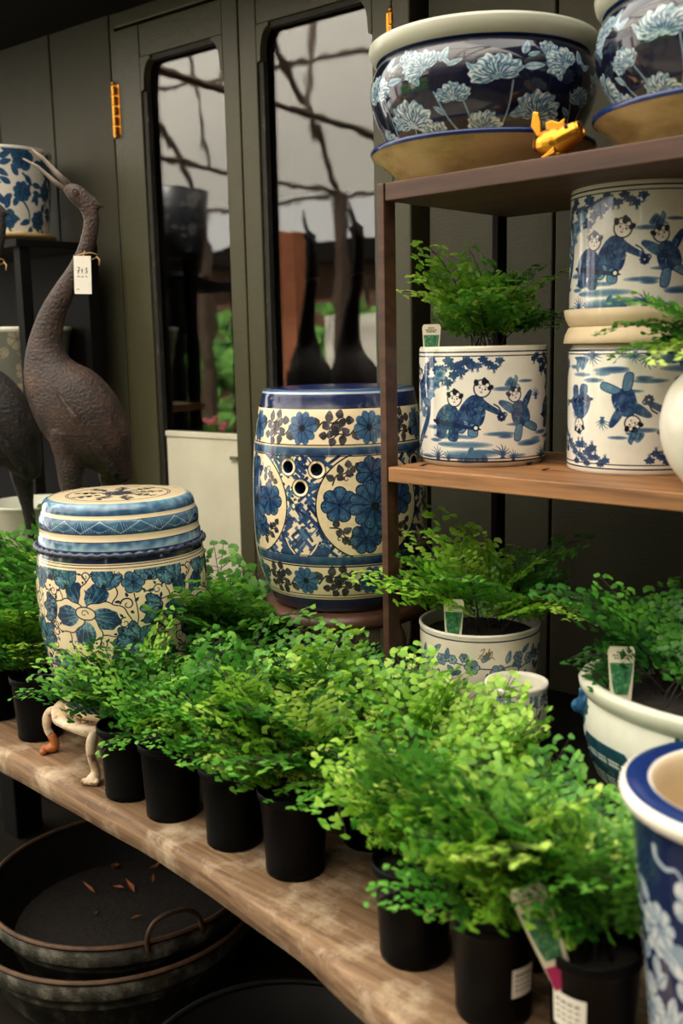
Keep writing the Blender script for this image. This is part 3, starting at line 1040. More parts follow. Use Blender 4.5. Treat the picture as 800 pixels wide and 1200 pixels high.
def film_mat():
    m = bpy.data.materials.new('cream_canopy_film')
    m.use_nodes = True
    nt = m.node_tree
    nt.nodes.remove(nt.nodes['Principled BSDF'])
    tp = N(m, 'ShaderNodeBsdfTransparent'); tp.inputs['Color'].default_value = (1, .96, .90, 1)
    tl = N(m, 'ShaderNodeBsdfTranslucent'); tl.inputs['Color'].default_value = (.9, .86, .78, 1)
    mx = N(m, 'ShaderNodeMixShader'); mx.inputs[0].default_value = .45
    L(m, tp.outputs[0], mx.inputs[1]); L(m, tl.outputs[0], mx.inputs[2])
    L(m, mx.outputs[0], nt.nodes['Material Output'].inputs['Surface'])
    return m


M['film'] = film_mat()

# ------------------------------------------------------------------ the setting
ZB = 0.70                                  # bench top
DOOR = ((-1.37, 1.80, 0), R(5.2))          # frame of the door wall: x to the right, y into the building

mb = MB().box(-12, 6, -9, 6, -.12, 0)
tag(mb.obj('floor', M['floor']), 'dark damp concrete floor under the timber bench', None, None, 'structure')

wall = empty('wall_back', *DOOR, kind='structure')
mb = MB()
mb.box(-3.2, -1.072, .03, .10, 0, 3.0); mb.box(-.060, 2.2, .03, .10, 0, 3.0); mb.box(-1.072, -.060, .03, .10, 2.36, 3.0)
mb.obj('backing', M['black'], wall)
x = -1.078
for i in range(8):                          # boards left of the doors
    MB().box(x - .262, x - .003, 0, .03, 0, 2.9).obj('board', M['olive_wall'], wall, bevel=.003)
    x -= .265
x = -.056
for wd_ in (.30, .34, .34, .34, .34, .34):   # boards behind the shelf unit
    MB().box(x + .003, x + wd_ - .003, 0, .03, 0, 2.9).obj('board', M['olive_wall'], wall, bevel=.003)
    x += wd_
frame = empty('trim_1', *DOOR, kind='structure')
MB().box(-.134, -.088, -.02, .06, 0, 2.36).obj('jamb', M['olive'], frame, bevel=.004)
MB().box(-1.072, -1.053, -.004, .06, 0, 2.36).obj('jamb', M['olive'], frame, bevel=.003)
MB().box(-1.072, -.088, -.003, .06, 2.345, 2.384).obj('head', M['olive'], frame, bevel=.004)

soff = MB().box(-4, 3, -.34, .0, 2.385, 2.44)
soff.obj('ceiling', M['soffit'], loc=DOOR[0], rz=DOOR[1])['kind'] = 'structure'


MB().box(-2.2, 1.6, -.014, -.002, 0, .63).obj('shade_panel_back', M['dark_room'], loc=DOOR[0], rz=DOOR[1])['kind'] = 'structure'  # dark panel added in place of the shade under the bench


def bracket(mb, x, z, sx, mi=0):
    """concave corner block in the glazing"""
    pts = [(x, z), (x + sx * .040, z)]
    for i in range(7):
        a = i / 6 * PI / 2
        pts.append((x + sx * (.040 - .028 * math.sin(a)), z - .010 - .062 * (1 - math.cos(a))))
    pts += [(x + sx * .012, z - .082), (x, z - .088)]
    mb.prism(pts, 'y', -.012, .012, mi)


def door(name, xl, xr, sl, sr, hinge_x, ghost):
    d = empty(name, *DOOR, kind='structure')
    zt, zg, z0 = 2.335, 2.253, .12
    MB().box(xl + .002, xl + sl, -.012, .028, z0, zt).obj('stile', M['olive'], d, bevel=.003)
    MB().box(xr - sr, xr - .002, -.012, .028, z0, zt).obj('stile', M['olive'], d, bevel=.003)
    MB().box(xl + sl, xr - sr, -.011, .028, zg, zt).obj('top_rail', M['olive'], d, bevel=.003)
    MB().box(xl + sl, xr - sr, -.011, .028, z0, .62).obj('bottom_rail', M['olive'], d, bevel=.003)
    b = MB()
    gl, gr = xl + sl, xr - sr
    b.box(gl, gl + .016, -.006, .012, .62, zg - .085)
    b.box(gr - .005, gr, -.006, .012, .62, zg - .085)
    b.box(gl + .035, gr - .035, -.006, .012, zg - .014, zg)
    b.obj('glazing_bead', M['bead'], d, bevel=.002)
    for sx, xx in ((1, gl), (-1, gr)):
        b = MB(); bracket(b, xx, zg, sx); b.obj('corner_block', M['olive'], d, bevel=.002)
    MB().box(gl + .001, gr - .001, .014, .018, .62, zg).obj('glass_pane', M['glass'], d)
    for hz in hinge_x[1]:
        h = MB()
        for k in range(5):
            h.tube([(hinge_x[0], -.018, hz + k * .026), (hinge_x[0], -.018, hz + k * .026 + .0215)], .0066, 10)
        h.ball((hinge_x[0], -.018, hz - .004), .006, .006, .006); h.ball((hinge_x[0], -.018, hz + .134), .006, .006, .006)
        h.box(hinge_x[0] - .016, hinge_x[0] + .016, -.0135, -.0125, hz, hz + .13)
        h.obj('hinge', M['brass'], d)
    return d


door('door_1', -1.049, -.592, .100, .054, (-1.051, (2.070, .35)), 0)
door('door_2', -.592, -.138, .058, .054, (-.136, (2.070, .35)), 1)
# unlit room behind the doors
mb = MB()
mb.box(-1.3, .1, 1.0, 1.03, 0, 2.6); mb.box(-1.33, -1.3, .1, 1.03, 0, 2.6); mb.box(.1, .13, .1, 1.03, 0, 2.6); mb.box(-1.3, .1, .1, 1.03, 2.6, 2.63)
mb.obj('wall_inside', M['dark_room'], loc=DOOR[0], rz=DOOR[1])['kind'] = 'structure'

pn = empty('cream_panel', *DOOR, label='cream painted metal sheet standing in the frame of the left door', cat='panel')
MB().box(-.925, -.6475, -.002, .010, .70, 1.272).obj('sheet', M['panel'], pn, bevel=.002)
MB().box(-.925, -.6475, -.006, -.002, 1.258, 1.272).obj('folded_edge', M['panel'], pn, bevel=.001)
MB().box(-.676, -.650, -.010, -.002, 1.205, 1.214).obj('latch', M['steel'], pn)

# ------------------------------------------------------------------ bench
edge = [(-2.9, .950), (-2.45, .945), (-2.06, .938), (-1.853, .934), (-1.689, .934), (-1.538, .931), (-1.324, .925), (-1.128, .908), (-.942, .888), (-.862, .870), (-.736, .839), (-.699, .828), (-.52, .778), (-.30, .71), (.10, .60)]
ed = smooth_prof(edge, 4)
bench = empty('bench', (-1.2, 1.3, 0), label='long weathered timber bench with a wavy front edge carrying the ferns', cat='bench')
rg = random.Random(4)
v, f = [], []
k = len(ed)
th = .055
rows = []
for i, (x, y) in enumerate(ed):
    wv = .0012 * math.sin(x * 9.0) + .0008 * math.sin(x * 31)
    yb = 1.655 + (x + 1.37) * .0903
    ring = [(x, yb, ZB)]
    for q in (.80, .6, .4, .2, .08, .03):
        ring.append((x, y + (yb - y) * q, ZB))
    ring += [(x, y + .012 + wv, ZB - .0003), (x, y + .004 + wv, ZB - .003), (x, y + wv, ZB - .009), (x, y + .001 + wv * 2, ZB - .028), (x, y + .003 + wv, ZB - th + .006), (x, y + .010 + wv, ZB - th), (x, yb, ZB - th)]
    rows.append([(p[0] + 1.2, p[1] - 1.3, p[2]) for p in ring])
m_ = len(rows[0])
for r_ in rows: v += r_
for i in range(k - 1):
    for j in range(m_):
        j2 = (j + 1) % m_
        f.append((i * m_ + j, i * m_ + j2, (i + 1) * m_ + j2, (i + 1) * m_ + j))
f.append(tuple(range(m_))); f.append(tuple((k - 1) * m_ + j for j in reversed(range(m_))))
o = mesh_obj('top_slab', v, f, M['bench'], bench, smooth=True)
bm = bmesh.new(); bm.from_mesh(o.data); bmesh.ops.recalc_face_normals(bm, faces=bm.faces); bm.to_mesh(o.data); bm.free()
for lx, ly in ((-2.82, 1.05), (-2.82, 1.48), (-.05, .80), (-.05, 1.70)):
    MB().box(lx + 1.2 - .045, lx + 1.2 + .045, ly - 1.345, ly - 1.255, 0, ZB - th).obj('leg', M['black'], bench, bevel=.006)


# ------------------------------------------------------------------ shelf unit
SX0, SX1, SY0, SY1 = -1.139, .22, 1.300, 1.655
sh = empty('shelf_unit', (SX0, SY0, ZB), label='open timber shelf unit with thin brown posts standing on the bench', cat='shelf unit')
for nm, (px, py) in (('post', (0, 0)), ('post', (0, SY1 - SY0 - .030)), ('post', (SX1 - SX0 - .02, 0)), ('post', (SX1 - SX0 - .02, SY1 - SY0 - .030))):
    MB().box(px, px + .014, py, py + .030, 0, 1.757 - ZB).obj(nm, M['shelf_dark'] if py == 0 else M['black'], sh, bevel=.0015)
W_ = SX1 - SX0
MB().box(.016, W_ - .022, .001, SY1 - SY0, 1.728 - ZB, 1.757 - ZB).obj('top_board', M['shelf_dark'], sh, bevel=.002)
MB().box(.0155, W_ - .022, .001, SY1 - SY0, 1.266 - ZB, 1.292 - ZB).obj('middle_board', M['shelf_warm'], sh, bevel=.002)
riser = empty('low_riser', (-.60, 1.40, ZB), label='low dark timber riser on the bench under the shelf, behind the ferns', cat='riser')
MB().box(-.50, .82, -.215, .20, .125, .150).obj('board', M['soffit'], riser, bevel=.003)
for px in (-.47, .70):
    MB().box(px, px + .03, -.20, .19, 0, .125).obj('leg', M['soffit'], riser)
ZR = ZB + .150

# ------------------------------------------------------------------ barrel stools
c1 = canvas_stool_flower()
mt1 = painted('stool_flower_glaze', c1)
c1t = canvas_stool_top()
mt1t = painted('stool_top_glaze', c1t)


def flat_top(name, r, z, m, parent, rings=3, n=48, w=.28):
    v, f, uv = [(0, 0, z)], [], []
    for i in range(1, rings + 1):
        for j in range(n):
            a = 2 * PI * j / n
            v.append((r * i / rings * math.cos(a), r * i / rings * math.sin(a), z - .0015 * (i / rings) ** 2))
    for j in range(n): f.append((0, 1 + j, 1 + (j + 1) % n))
    for i in range(rings - 1):
        for j in range(n):
            a, b = 1 + i * n + j, 1 + i * n + (j + 1) % n
            f.append((a, a + n, b + n, b))
    for q in f:
        for i in q: uv.append((v[i][0] / w + .5, v[i][1] / w + .5))
    return mesh_obj(name, v, f, m, parent, smooth=True, uvs=uv)


s1 = (-1.655, 1.117)
st = empty('barrel_stool', (s1[0], s1[1], .802), face_cam(*s1), 'cream ceramic barrel stool with big blue flowers and a rope band, on a clawfoot stand', 'stool')
prof = [(.0, 0), (.118, 0), (.126, .003), (.130, .012), (.131, .019), (.1335, .022), (.136, .036)] + smooth_prof([(.138, .045), (.150, .10), (.160, .16), (.1645, .22), (.1635, .27), (.1600, .305)], 4)
prof += [(.1575, .316), (.156, .324), (.1555, .335), (.1545, .350), (.1525, .3535), (.1515, .366), (.1525, .369), (.1515, .385), (.1480, .392), (.1465, .394), (.1455, .400), (.1455, .403), (.1435, .410), (.139, .4165), (.132, .42), (.122, .4205)]
lathe('body', prof, mt1, st, n=80, H=.42)
flat_top('lid_disc', .1225, .4215, mt1t, st)
rope = MB()
pts = [(.1595 * math.cos(t * PI / 60), .1595 * math.sin(t * PI / 60), .3285) for t in range(121)]
v, f = [], []
nr, ns = 240, 8
for i in range(nr):
    a = 2 * PI * i / nr
    for j in range(ns):
        b = 2 * PI * j / ns
        q = .0052 * (1 + .35 * math.sin(46 * a + b))
        v.append(((.1585 + q * math.cos(b)) * math.cos(a), (.1585 + q * math.cos(b)) * math.sin(a), .3290 + q * math.sin(b)))
for i in range(nr):
    for j in range(ns):
        f.append((i * ns + j, i * ns + (j + 1) % ns, ((i + 1) % nr) * ns + (j + 1) % ns, ((i + 1) % nr) * ns + j))
mesh_obj('rope_band', v, [tuple(reversed(q)) for q in f], M['rope'], st, smooth=True)

c2 = canvas_stool_roundel()
mt2 = painted('stool_roundel_glaze', c2, .14)
s2 = (-1.372, 1.443)
st2 = empty('barrel_stool', (s2[0], s2[1], .998), face_cam(*s2), 'taller ceramic barrel stool with cream roundels of blue flowers, beside the shelf post', 'stool')
prof = [(.0, 0), (.125, 0), (.134, .004), (.142, .020), (.147, .031)] + smooth_prof([(.151, .040), (.162, .075), (.1695, .12), (.1720, .19), (.1705, .26), (.1665, .31)], 4)
prof += [(.164, .325), (.159, .36), (.155, .386), (.1525, .390), (.150, .405), (.1485, .4125), (.146, .417), (.140, .42), (.128, .4208)]
outer_k = len(prof) - 1
prof += [(.0, .421)]
body = lathe('body', prof, [mt2, M['blue_glaze']], st2, n=96, H=.42, fm=[0] * outer_k + [1])
# pierced holes: cut with little cylinders
cut = MB()
for i in range(4):
    gx = .058 - c2.w / 8 + i * c2.w / 4
    for hx, hy in ((-.026, .281), (.032, .278), (.0, .244)):
        a = (gx + hx) / .168 - PI / 2
        cut.tube([(.13 * math.cos(a), .13 * math.sin(a), hy), (.19 * math.cos(a), .19 * math.sin(a), hy)], .0115, 16)
co = cut.obj('hole_cutter', M['dark_room'], st2)
bpy.context.view_layer.update()
md = body.modifiers.new('holes', 'BOOLEAN')
md.operation, md.solver, md.object = 'DIFFERENCE', 'EXACT', co
dg = bpy.context.evaluated_depsgraph_get()
dg.update()
nm_ = bpy.data.meshes.new_from_object(body.evaluated_get(dg))
body.modifiers.clear()
body.data = nm_
bpy.data.objects.remove(co)

# clawfoot stand
sd = empty('clawfoot_stand', (s1[0], s1[1], ZB), 0, 'chipped cream cast iron stand with claw feet under the flowered stool', 'stand')
ring = MB()
pts = [(.148 * math.cos(i * PI / 30), .148 * math.sin(i * PI / 30), .088 + .006 * math.cos(i * PI / 30 * 8)) for i in range(60)]
v, f = [], []
for i in range(60):
    a = i * PI / 30
    sag = .010 * (1 - abs(math.sin(2 * a + PI / 2 * 0))) * 1.0
    for rr, zz in ((.126, .099), (.146, .100), (.153, .096), (.152, .080 + .008 * abs(math.sin(3 * a))), (.146, .079 + .008 * abs(math.sin(3 * a))), (.140, .090), (.126, .092)):
        v.append((rr * math.cos(a), rr * math.sin(a), zz))
for i in range(60):
    for j in range(7):
        f.append((i * 7 + j, ((i + 1) % 60) * 7 + j, ((i + 1) % 60) * 7 + (j + 1) % 7, i * 7 + (j + 1) % 7))
mesh_obj('ring', v, [tuple(reversed(q)) for q in f], M['cream_iron'], sd, smooth=True)
for i in range(12):
    a = (i + .5) * PI / 6
    pts = [(r_ * math.cos(a + t_), r_ * math.sin(a + t_), .0945) for r_, t_ in ((.124, -.12), (.108, -.02), (.100, .10), (.108, .2), (.122, .16))]
    if i % 1 == 0:
        MB().tube(pts, [.005, .006, .005, .0045, .005], 6).obj('scroll', M['cream_iron'], sd, smooth=True)
for i, dg_ in enumerate((-61, 47, 119, -133)):
    a = R(dg_)
    c_, s_ = math.cos(a), math.sin(a)
    lg = MB()
    pth = [(.148, .090), (.158, .086), (.166, .070), (.166, .050), (.156, .028), (.154, .014), (.162, .008)]
    sp = smooth_prof(pth, 4)
    rad = [(.0075 + .0030 * math.sin(min(1, t / 12) * PI)) if t < 12 else .0082 + .002 * (t - 12) / 12 for t in range(len(sp))]
    cutk = 15 if i == 3 else len(sp)
    lg.tube([(r_ * c_, r_ * s_, z_) for r_, z_ in sp[:cutk]], rad[:cutk], 10)
    pw_ = lg if i != 3 else MB()
    if i == 3: pw_.tube([(r_ * c_, r_ * s_, z_) for r_, z_ in sp[cutk - 1:]], rad[cutk - 1:], 10)
    pw_.ball((.164 * c_, .164 * s_, .010), .0125, .0125, .0095)
    for t in (-.075, -.025, .025, .075):
        pw_.ball((.176 * math.cos(a + t), .176 * math.sin(a + t), .007), .008, .006, .007, rot=Matrix.Rotation(a, 3, 'Z'))
    lo = lg.obj('leg', M['cream_iron'], sd, remesh=.0022, relax=3)
    if i == 3: tag(pw_.obj('paw', M['rust_paw'], lo, remesh=.0022, relax=3), 'rust orange paw of the left leg')

# wooden stand of the second stool
sd2 = empty('round_wood_stand', (s2[0], s2[1], ZB), face_cam(*s2), 'round dark carved wooden stand under the roundel stool', 'stand')
lathe('ring', [(.06, .268), (.150, .268), (.163, .272), (.168, .280), (.165, .290), (.158, .298), (.06, .298)], M['stand_wood'], sd2, n=48, H=.3)
for i in range(5):
    a = R(-122 + 72 * i)
    sp = smooth_prof([(.135, .272), (.160, .252), (.165, .215), (.150, .14), (.142, .06), (.155, .012), (.168, .008)], 4)
    MB().tube([(r_ * math.cos(a), r_ * math.sin(a), z_) for r_, z_ in sp], [.016 - .006 * t / 24 for t in range(25)], 8).obj('leg', M['stand_wood'], sd2, smooth=True)
lathe('floor_ring', [(.105, .03), (.115, .03), (.118, .04), (.115, .05), (.105, .05)], M['stand_wood'], sd2, n=32, H=.3)

# ------------------------------------------------------------------ pots on the shelf
cn1 = canvas_navy(.212, .178, 11, 5)
mtn = painted('navy_carnation_glaze', cn1, .1, .5)


def big_pot(x, y, z, rz, label, slabel):
    s = empty('saucer', (x, y, z), rz, slabel, 'saucer', 'saucers under the navy pots')
    lathe('dish', [(.0, 0), (.118, 0), (.127, .002), (.133, .010), (.155, .028), (.178, .046), (.186, .053)], M['honey_glaze'], s, n=64, H=.06)
    lathe('rim_line', [(.1865, .0525), (.1885, .056), (.1875, .060), (.180, .059), (.165, .046), (.150, .040), (.0, .036)], [M['blue_glaze'], M['honey_glaze']], s, n=64, H=.06, fm=[0, 0, 0, 1, 1, 1, 1])
    p = empty('bowl_planter', (x, y, z + .041), rz, label, 'planter', 'navy planters on the top shelf')
    out = [(.0, 0), (.130, 0), (.134, .004)] + smooth_prof([(.138, .012), (.158, .045), (.177, .09), (.1865, .135), (.1850, .170), (.176, .198), (.172, .208)], 4)
    kz = .75
    lathe('body', [(r_, z_ * kz) for r_, z_ in out], mtn, p, n=80, H=.212 * kz)
    lathe('rim', [(r_, z_ * kz) for r_, z_ in [(.171, .206), (.174, .207), (.176, .209), (.180, .213), (.186, .224), (.1885, .238), (.1875, .244), (.180, .248), (.172, .248), (.165, .240), (.162, .220), (.168, .150), (.150, .05), (.0, .02)]],
          [M['cream_glaze'], M['blue_glaze'], M['celadon']], p, n=80, H=.24, fm=[1, 1, 2, 2, 2, 2, 2, 0, 1, 0, 0, 0, 0, 0])
    return p


big_pot(-1.050, 1.468, 1.757, face_cam(-1.05, 1.468), 'navy bowl planter painted with pale carnations, on the left of the top shelf', 'honey cream saucer with a blue rim, under the left navy planter')
big_pot(-.640, 1.492, 1.757, face_cam(-.64, 1.492, R(38)), 'navy carnation planter cut off by the right end of the top shelf', 'honey cream saucer under the navy planter beside the gold fish')

# gold fish
gf = empty('gold_fish', (-.818, 1.325, 1.757), face_cam(-.818, 1.325, R(-26)), 'small gold fish figurine with an open mouth, between the two navy planters', 'figurine')
gf.scale = (1.16, 1.16, 1.16)
b = MB()
b.ball((-.002, 0, .019), .028, .0165, .0185, 16, 10)
b.ball((-.020, 0, .020), .013, .008, .012, 12, 8)
b.tube([(.006, 0, .020), (.016, 0, .024), (.025, 0, .028), (.031, 0, .031)], [.0165, .0155, .0132, .0112], 14)
b.obj('body', M['gold'], gf, remesh=.0012, relax=3)
b = MB()
ax_ = Vector((.9, 0, .42)).normalized()
u_, w_x = Vector((0, 1, 0)), ax_.cross(Vector((0, 1, 0)))
b.tube([Vector((.0315, 0, .0312)) + u_ * (.0082 * math.cos(t * PI / 10)) + w_x * (.0088 * math.sin(t * PI / 10)) for t in range(21)], .0022, 8)
b.obj('lips', M['gold'], gf, smooth=True)
MB().ball((.0312, 0, .0311), .0072, .0072, .0008, 14, 6, rot=ax_.to_track_quat('Z', 'Y').to_matrix()).obj('open_mouth', M['iron'], gf, smooth=True)
b = MB().prism([(-.024, .028), (-.034, .042), (-.031, .060), (-.024, .058), (-.020, .044), (-.019, .030)], 'y', -.003, .003)
b.obj('tail_fin', M['gold'], gf, bevel=.0015)
MB().prism([(-.012, .030), (-.014, .044), (-.006, .046), (.004, .042), (.012, .046), (.012, .036), (.006, .033)], 'y', -.0025, .0025).obj('back_fin', M['gold'], gf, bevel=.001)
for sy in (-1, 1):
    MB().ball((.019, sy * .0136, .0335), .0026, .0018, .0026).obj('eye', M['iron'], gf, smooth=True)
    MB().prism([(-.004, .006), (-.014, .0), (-.006, .0), (.006, .004), (.004, .012)], 'y', sy * .014 - .002, sy * .014 + .002).obj('side_fin', M['gold'], gf, bevel=.001)
MB().ball((0, 0, .004), .014, .011, .004).obj('base', M['gold'], gf, smooth=True)

cc = canvas_children(13)
mtc = painted('children_glaze', cc, .12)


def cyl_pot(name, x, y, z, rz, label, flip=False, soil=None, group='white pots painted with children'):
    p = empty(name, (x, y, z), rz, label, 'pot', group)
    out = [(.0, 0), (.100, 0), (.104, .001), (.1055, .006), (.110, .0095), (.1105, .016), (.1105, .10), (.1105, .188), (.110, .196), (.1085, .2), (.1045, .2), (.1025, .196), (.102, .10), (.100, .02), (.0, .012)]
    o = lathe('body', out, [mtc, M['white_glaze']], p, n=72, H=.2, fm=[0] * 9 + [1] * 5)
    if flip:
        o.rotation_euler = (PI, 0, 0)
        o.location = (0, 0, .2)
    return p


pp = (-1.047, 1.468)
cyl_pot('cachepot', pp[0], pp[1], 1.292, face_cam(*pp), 'white cylinder pot of children in blue robes with a fern in it, middle shelf')
sp_ = (-.782, 1.522)
cyl_pot('cachepot', sp_[0], sp_[1], 1.292, face_cam(*sp_, R(25)), 'white pot of tumbling children turned upside down, lower pot of the stack', True)
for fl, z, lb in ((1, 1.4925, 'cream saucer turned upside down on the lower pot of the stack'), (0, 1.5195, 'cream saucer under the upper pot of the stack on the middle shelf')):
    o = lathe('saucer', [(.0, 0), (.108, 0), (.111, .002), (.1165, .014), (.1185, .0255), (.1165, .0265), (.112, .016), (.0, .010)], M['biscuit'], None, n=64, H=.03, loc=(sp_[0], sp_[1], z if not fl else z + .0268))
    if fl: o.rotation_euler = (PI, 0, 0)
    tag(o, lb, 'saucer', 'plain cream saucers in the stack')
cyl_pot('cachepot', sp_[0], sp_[1], 1.530, face_cam(*sp_, R(-14)), 'white pot of children at play, upper pot of the stack on the right')

# white ball vase at the right end
rv = (-.566, 1.362)
bv = empty('ball_vase', (rv[0], rv[1], 1.2925), face_cam(*rv), 'round white glazed ball vase at the right edge of the middle shelf', 'vase')
lathe('body', [(.0, 0), (.045, 0), (.048, .002)] + smooth_prof([(.055, .008), (.078, .040), (.090, .088), (.080, .134), (.060, .160), (.050, .168)], 5) + [(.047, .170), (.044, .166), (.060, .15), (.076, .10), (.05, .02), (.0, .012)], M['white_glaze'], bv, n=64, H=.17)

# sprig pot, small bowl, trough
cs = canvas_sprig()
mts = painted('sprig_glaze', cs, .12)
wp = (-.998, 1.392)
w_ = empty('sprig_pot', (wp[0], wp[1], ZR + .002), face_cam(*wp), 'white pot with fine blue flower sprigs and a gold script mark, below the middle shelf', 'pot')
lathe('body', [(.0, 0), (.07, 0), (.075, .003)] + smooth_prof([(.078, .010), (.092, .05), (.1005, .10), (.1030, .15), (.1030, .168)], 4) + [(.1045, .1715), (.1035, .1745), (.1005, .175), (.0975, .172), (.097, .15), (.085, .05), (.0, .012)],
      [mts, M['white_glaze']], w_, n=72, H=.17, fm=[0] * 19 + [1] * 8)
bw = (-.864, 1.305)
b_ = empty('small_bowl', (bw[0], bw[1], ZR), face_cam(*bw), 'small empty white bowl with blue sprigs in front of the sprig pot', 'bowl')
mts2 = mts
lathe('body', [(.0, 0), (.030, 0), (.033, .003)] + smooth_prof([(.036, .010), (.046, .05), (.0495, .085), (.0485, .108)], 4) + [(.0500, .112), (.0505, .116), (.049, .119), (.0455, .118), (.0435, .112), (.0435, .085), (.032, .02), (.0, .012)],
      [mts, M['white_glaze']], b_, n=56, H=.13, fm=[0] * 15 + [1] * 9)

tr = (-.515, 1.305)
ct = canvas_willow(.15, .17)
mtt = painted('willow_glaze', ct, .14)
t_ = empty('oval_trough', (tr[0], tr[1], ZR), R(2), 'oval white planter with teal willow scenes and a blue lion handle, holding ferns', 'planter')
sx, sy = 1.0, .62
lathe('body', [(.0, 0), (.160, 0), (.167, .003)] + smooth_prof([(.172, .010), (.196, .04), (.213, .085), (.214, .120), (.207, .150)], 4), mtt, t_, n=96, H=.15, sx=sx, sy=sy)
lathe('rim', [(.205, .146), (.213, .150), (.221, .160), (.223, .170), (.218, .177), (.208, .178), (.200, .173), (.197, .150), (.180, .05), (.0, .02)], M['celadon'], t_, n=96, H=.18, sx=sx, sy=sy)
for s_ in (-1, 1):
    h = MB()
    h.ball((s_ * .214, 0, .118), .020, .020, .022); h.ball((s_ * .232, 0, .108), .013, .014, .012); h.ball((s_ * .222, .012, .136), .006, .006, .008); h.ball((s_ * .222, -.012, .136), .006, .006, .008)
    h.ball((s_ * .208, 0, .096), .018, .016, .018)
    hd = h.obj('lion_handle', M['teal_glaze'], t_, remesh=.003, relax=3)

# big blue planter at the right front
cp = canvas_peony(.36, .115)
mtp = painted('peony_glaze', cp, .14)
bp_ = (-.362, .970)
bl = empty('tall_planter', (bp_[0], bp_[1], ZB), face_cam(*bp_), 'empty cobalt planter with pale peonies and a beige inside, at the front right corner', 'planter')
lathe('body', [(.0, 0), (.078, 0), (.082, .004)] + smooth_prof([(.084, .012), (.094, .10), (.104, .20), (.1135, .29), (.118, .325), (.121, .338)], 4), mtp, bl, n=80, H=.36)
lathe('rim', [(.120, .335), (.1275, .340), (.1300, .347), (.1285, .3535), (.1235, .3565), (.1010, .3575), (.0975, .3560), (.0945, .350), (.0930, .335), (.092, .25), (.08, .05), (.0, .02)],
      [M['white_glaze'], M['blue_glaze'], M['biscuit']], bl, n=80, H=.36, fm=[0, 0, 0, 0, 1, 0, 2, 2, 2, 2, 2, 2])

# ------------------------------------------------------------------ left: black shelf, pots, cranes, bowl
ls = empty('black_shelf', (-2.46, 1.40, ZB), label='black painted shelf standing in the shadow at the left wall', cat='shelf unit')
for px, py in ((-.03, 0), (-.03, .20), (-.95, 0), (-.95, .20)):
    MB().box(px, px + .03, py, py + .03, 0, 1.785 - ZB).obj('post', M['black'], ls)
MB().box(-.955, .005, -.01, .235, 1.765 - ZB, 1.785 - ZB).obj('top_board', M['black'], ls, bevel=.002)
MB().box(-.955, .005, -.01, .235, 1.305 - ZB, 1.327 - ZB).obj('lower_board', M['shelf_warm'], ls, bevel=.002)
MB().box(-.95, 0, .228, .236, 0, 1.765 - ZB).obj('back_panel', M['black'], ls)
cb = canvas_bluefield(.23, .14, (226, 222, 210), (24, 66, 126), (48, 98, 154), 51, n=10)
mtb = painted('blue_silhouette_glaze', cb, .2)
bp2 = (-2.713, 1.500)
o = lathe('saucer', [(.0, 0), (.105, 0), (.115, .004), (.128, .016), (.140, .020), (.143, .030), (.138, .032), (.11, .02), (.0, .018)], M['honey_glaze'], None, n=48, H=.03, loc=(bp2[0], bp2[1], 1.7855))
tag(o, 'cream saucer under the blue and white pot on the black shelf', 'saucer')
p = empty('cachepot', (bp2[0], bp2[1], 1.8055), face_cam(*bp2), 'white pot with solid blue leaf pattern on top of the black shelf', 'pot')
lathe('body', [(.0, 0), (.110, 0), (.118, .003)] + smooth_prof([(.121, .01), (.133, .10), (.140, .20), (.143, .228)], 4) + [(.144, .233), (.141, .236), (.137, .234), (.13, .15), (.10, .02), (.0, .015)], [mtb, M['white_glaze']], p, n=64, H=.23, fm=[0] * 15 + [1] * 8)
cg = canvas_bluefield(.23, .15, (96, 98, 90), (128, 122, 100), (150, 142, 116), 61, dark=(84, 84, 76))
mtg = painted('grey_floral_glaze', cg, .5, 0)
gp = (-2.66, 1.495)
p = empty('grey_pot', (gp[0], gp[1], 1.3275), face_cam(*gp), 'grey pot with faded flower pattern on the lower board of the black shelf', 'pot')
lathe('body', [(.0, 0), (.10, 0), (.105, .003)] + smooth_prof([(.108, .01), (.122, .10), (.138, .19), (.143, .222)], 4) + [(.146, .226), (.146, .234), (.140, .236), (.135, .23), (.12, .12), (.10, .02), (.0, .015)], [mtg, M['celadon']], p, n=64, H=.23, fm=[0] * 15 + [1] * 9)
pb_ = (-2.33, 1.325)
p = empty('pale_bowl', (pb_[0], pb_[1], ZB), 0, 'large pale grey-green bowl behind the left ferns, below the black shelf', 'bowl')
lathe('body', [(.0, 0), (.07, 0), (.076, .01), (.060, .06)] + smooth_prof([(.060, .20), (.072, .28), (.095, .35), (.112, .395), (.118, .41)], 4) + [(.122, .414), (.120, .420), (.114, .419), (.095, .37), (.0, .33)], M['celadon'], p, n=64, H=.42)


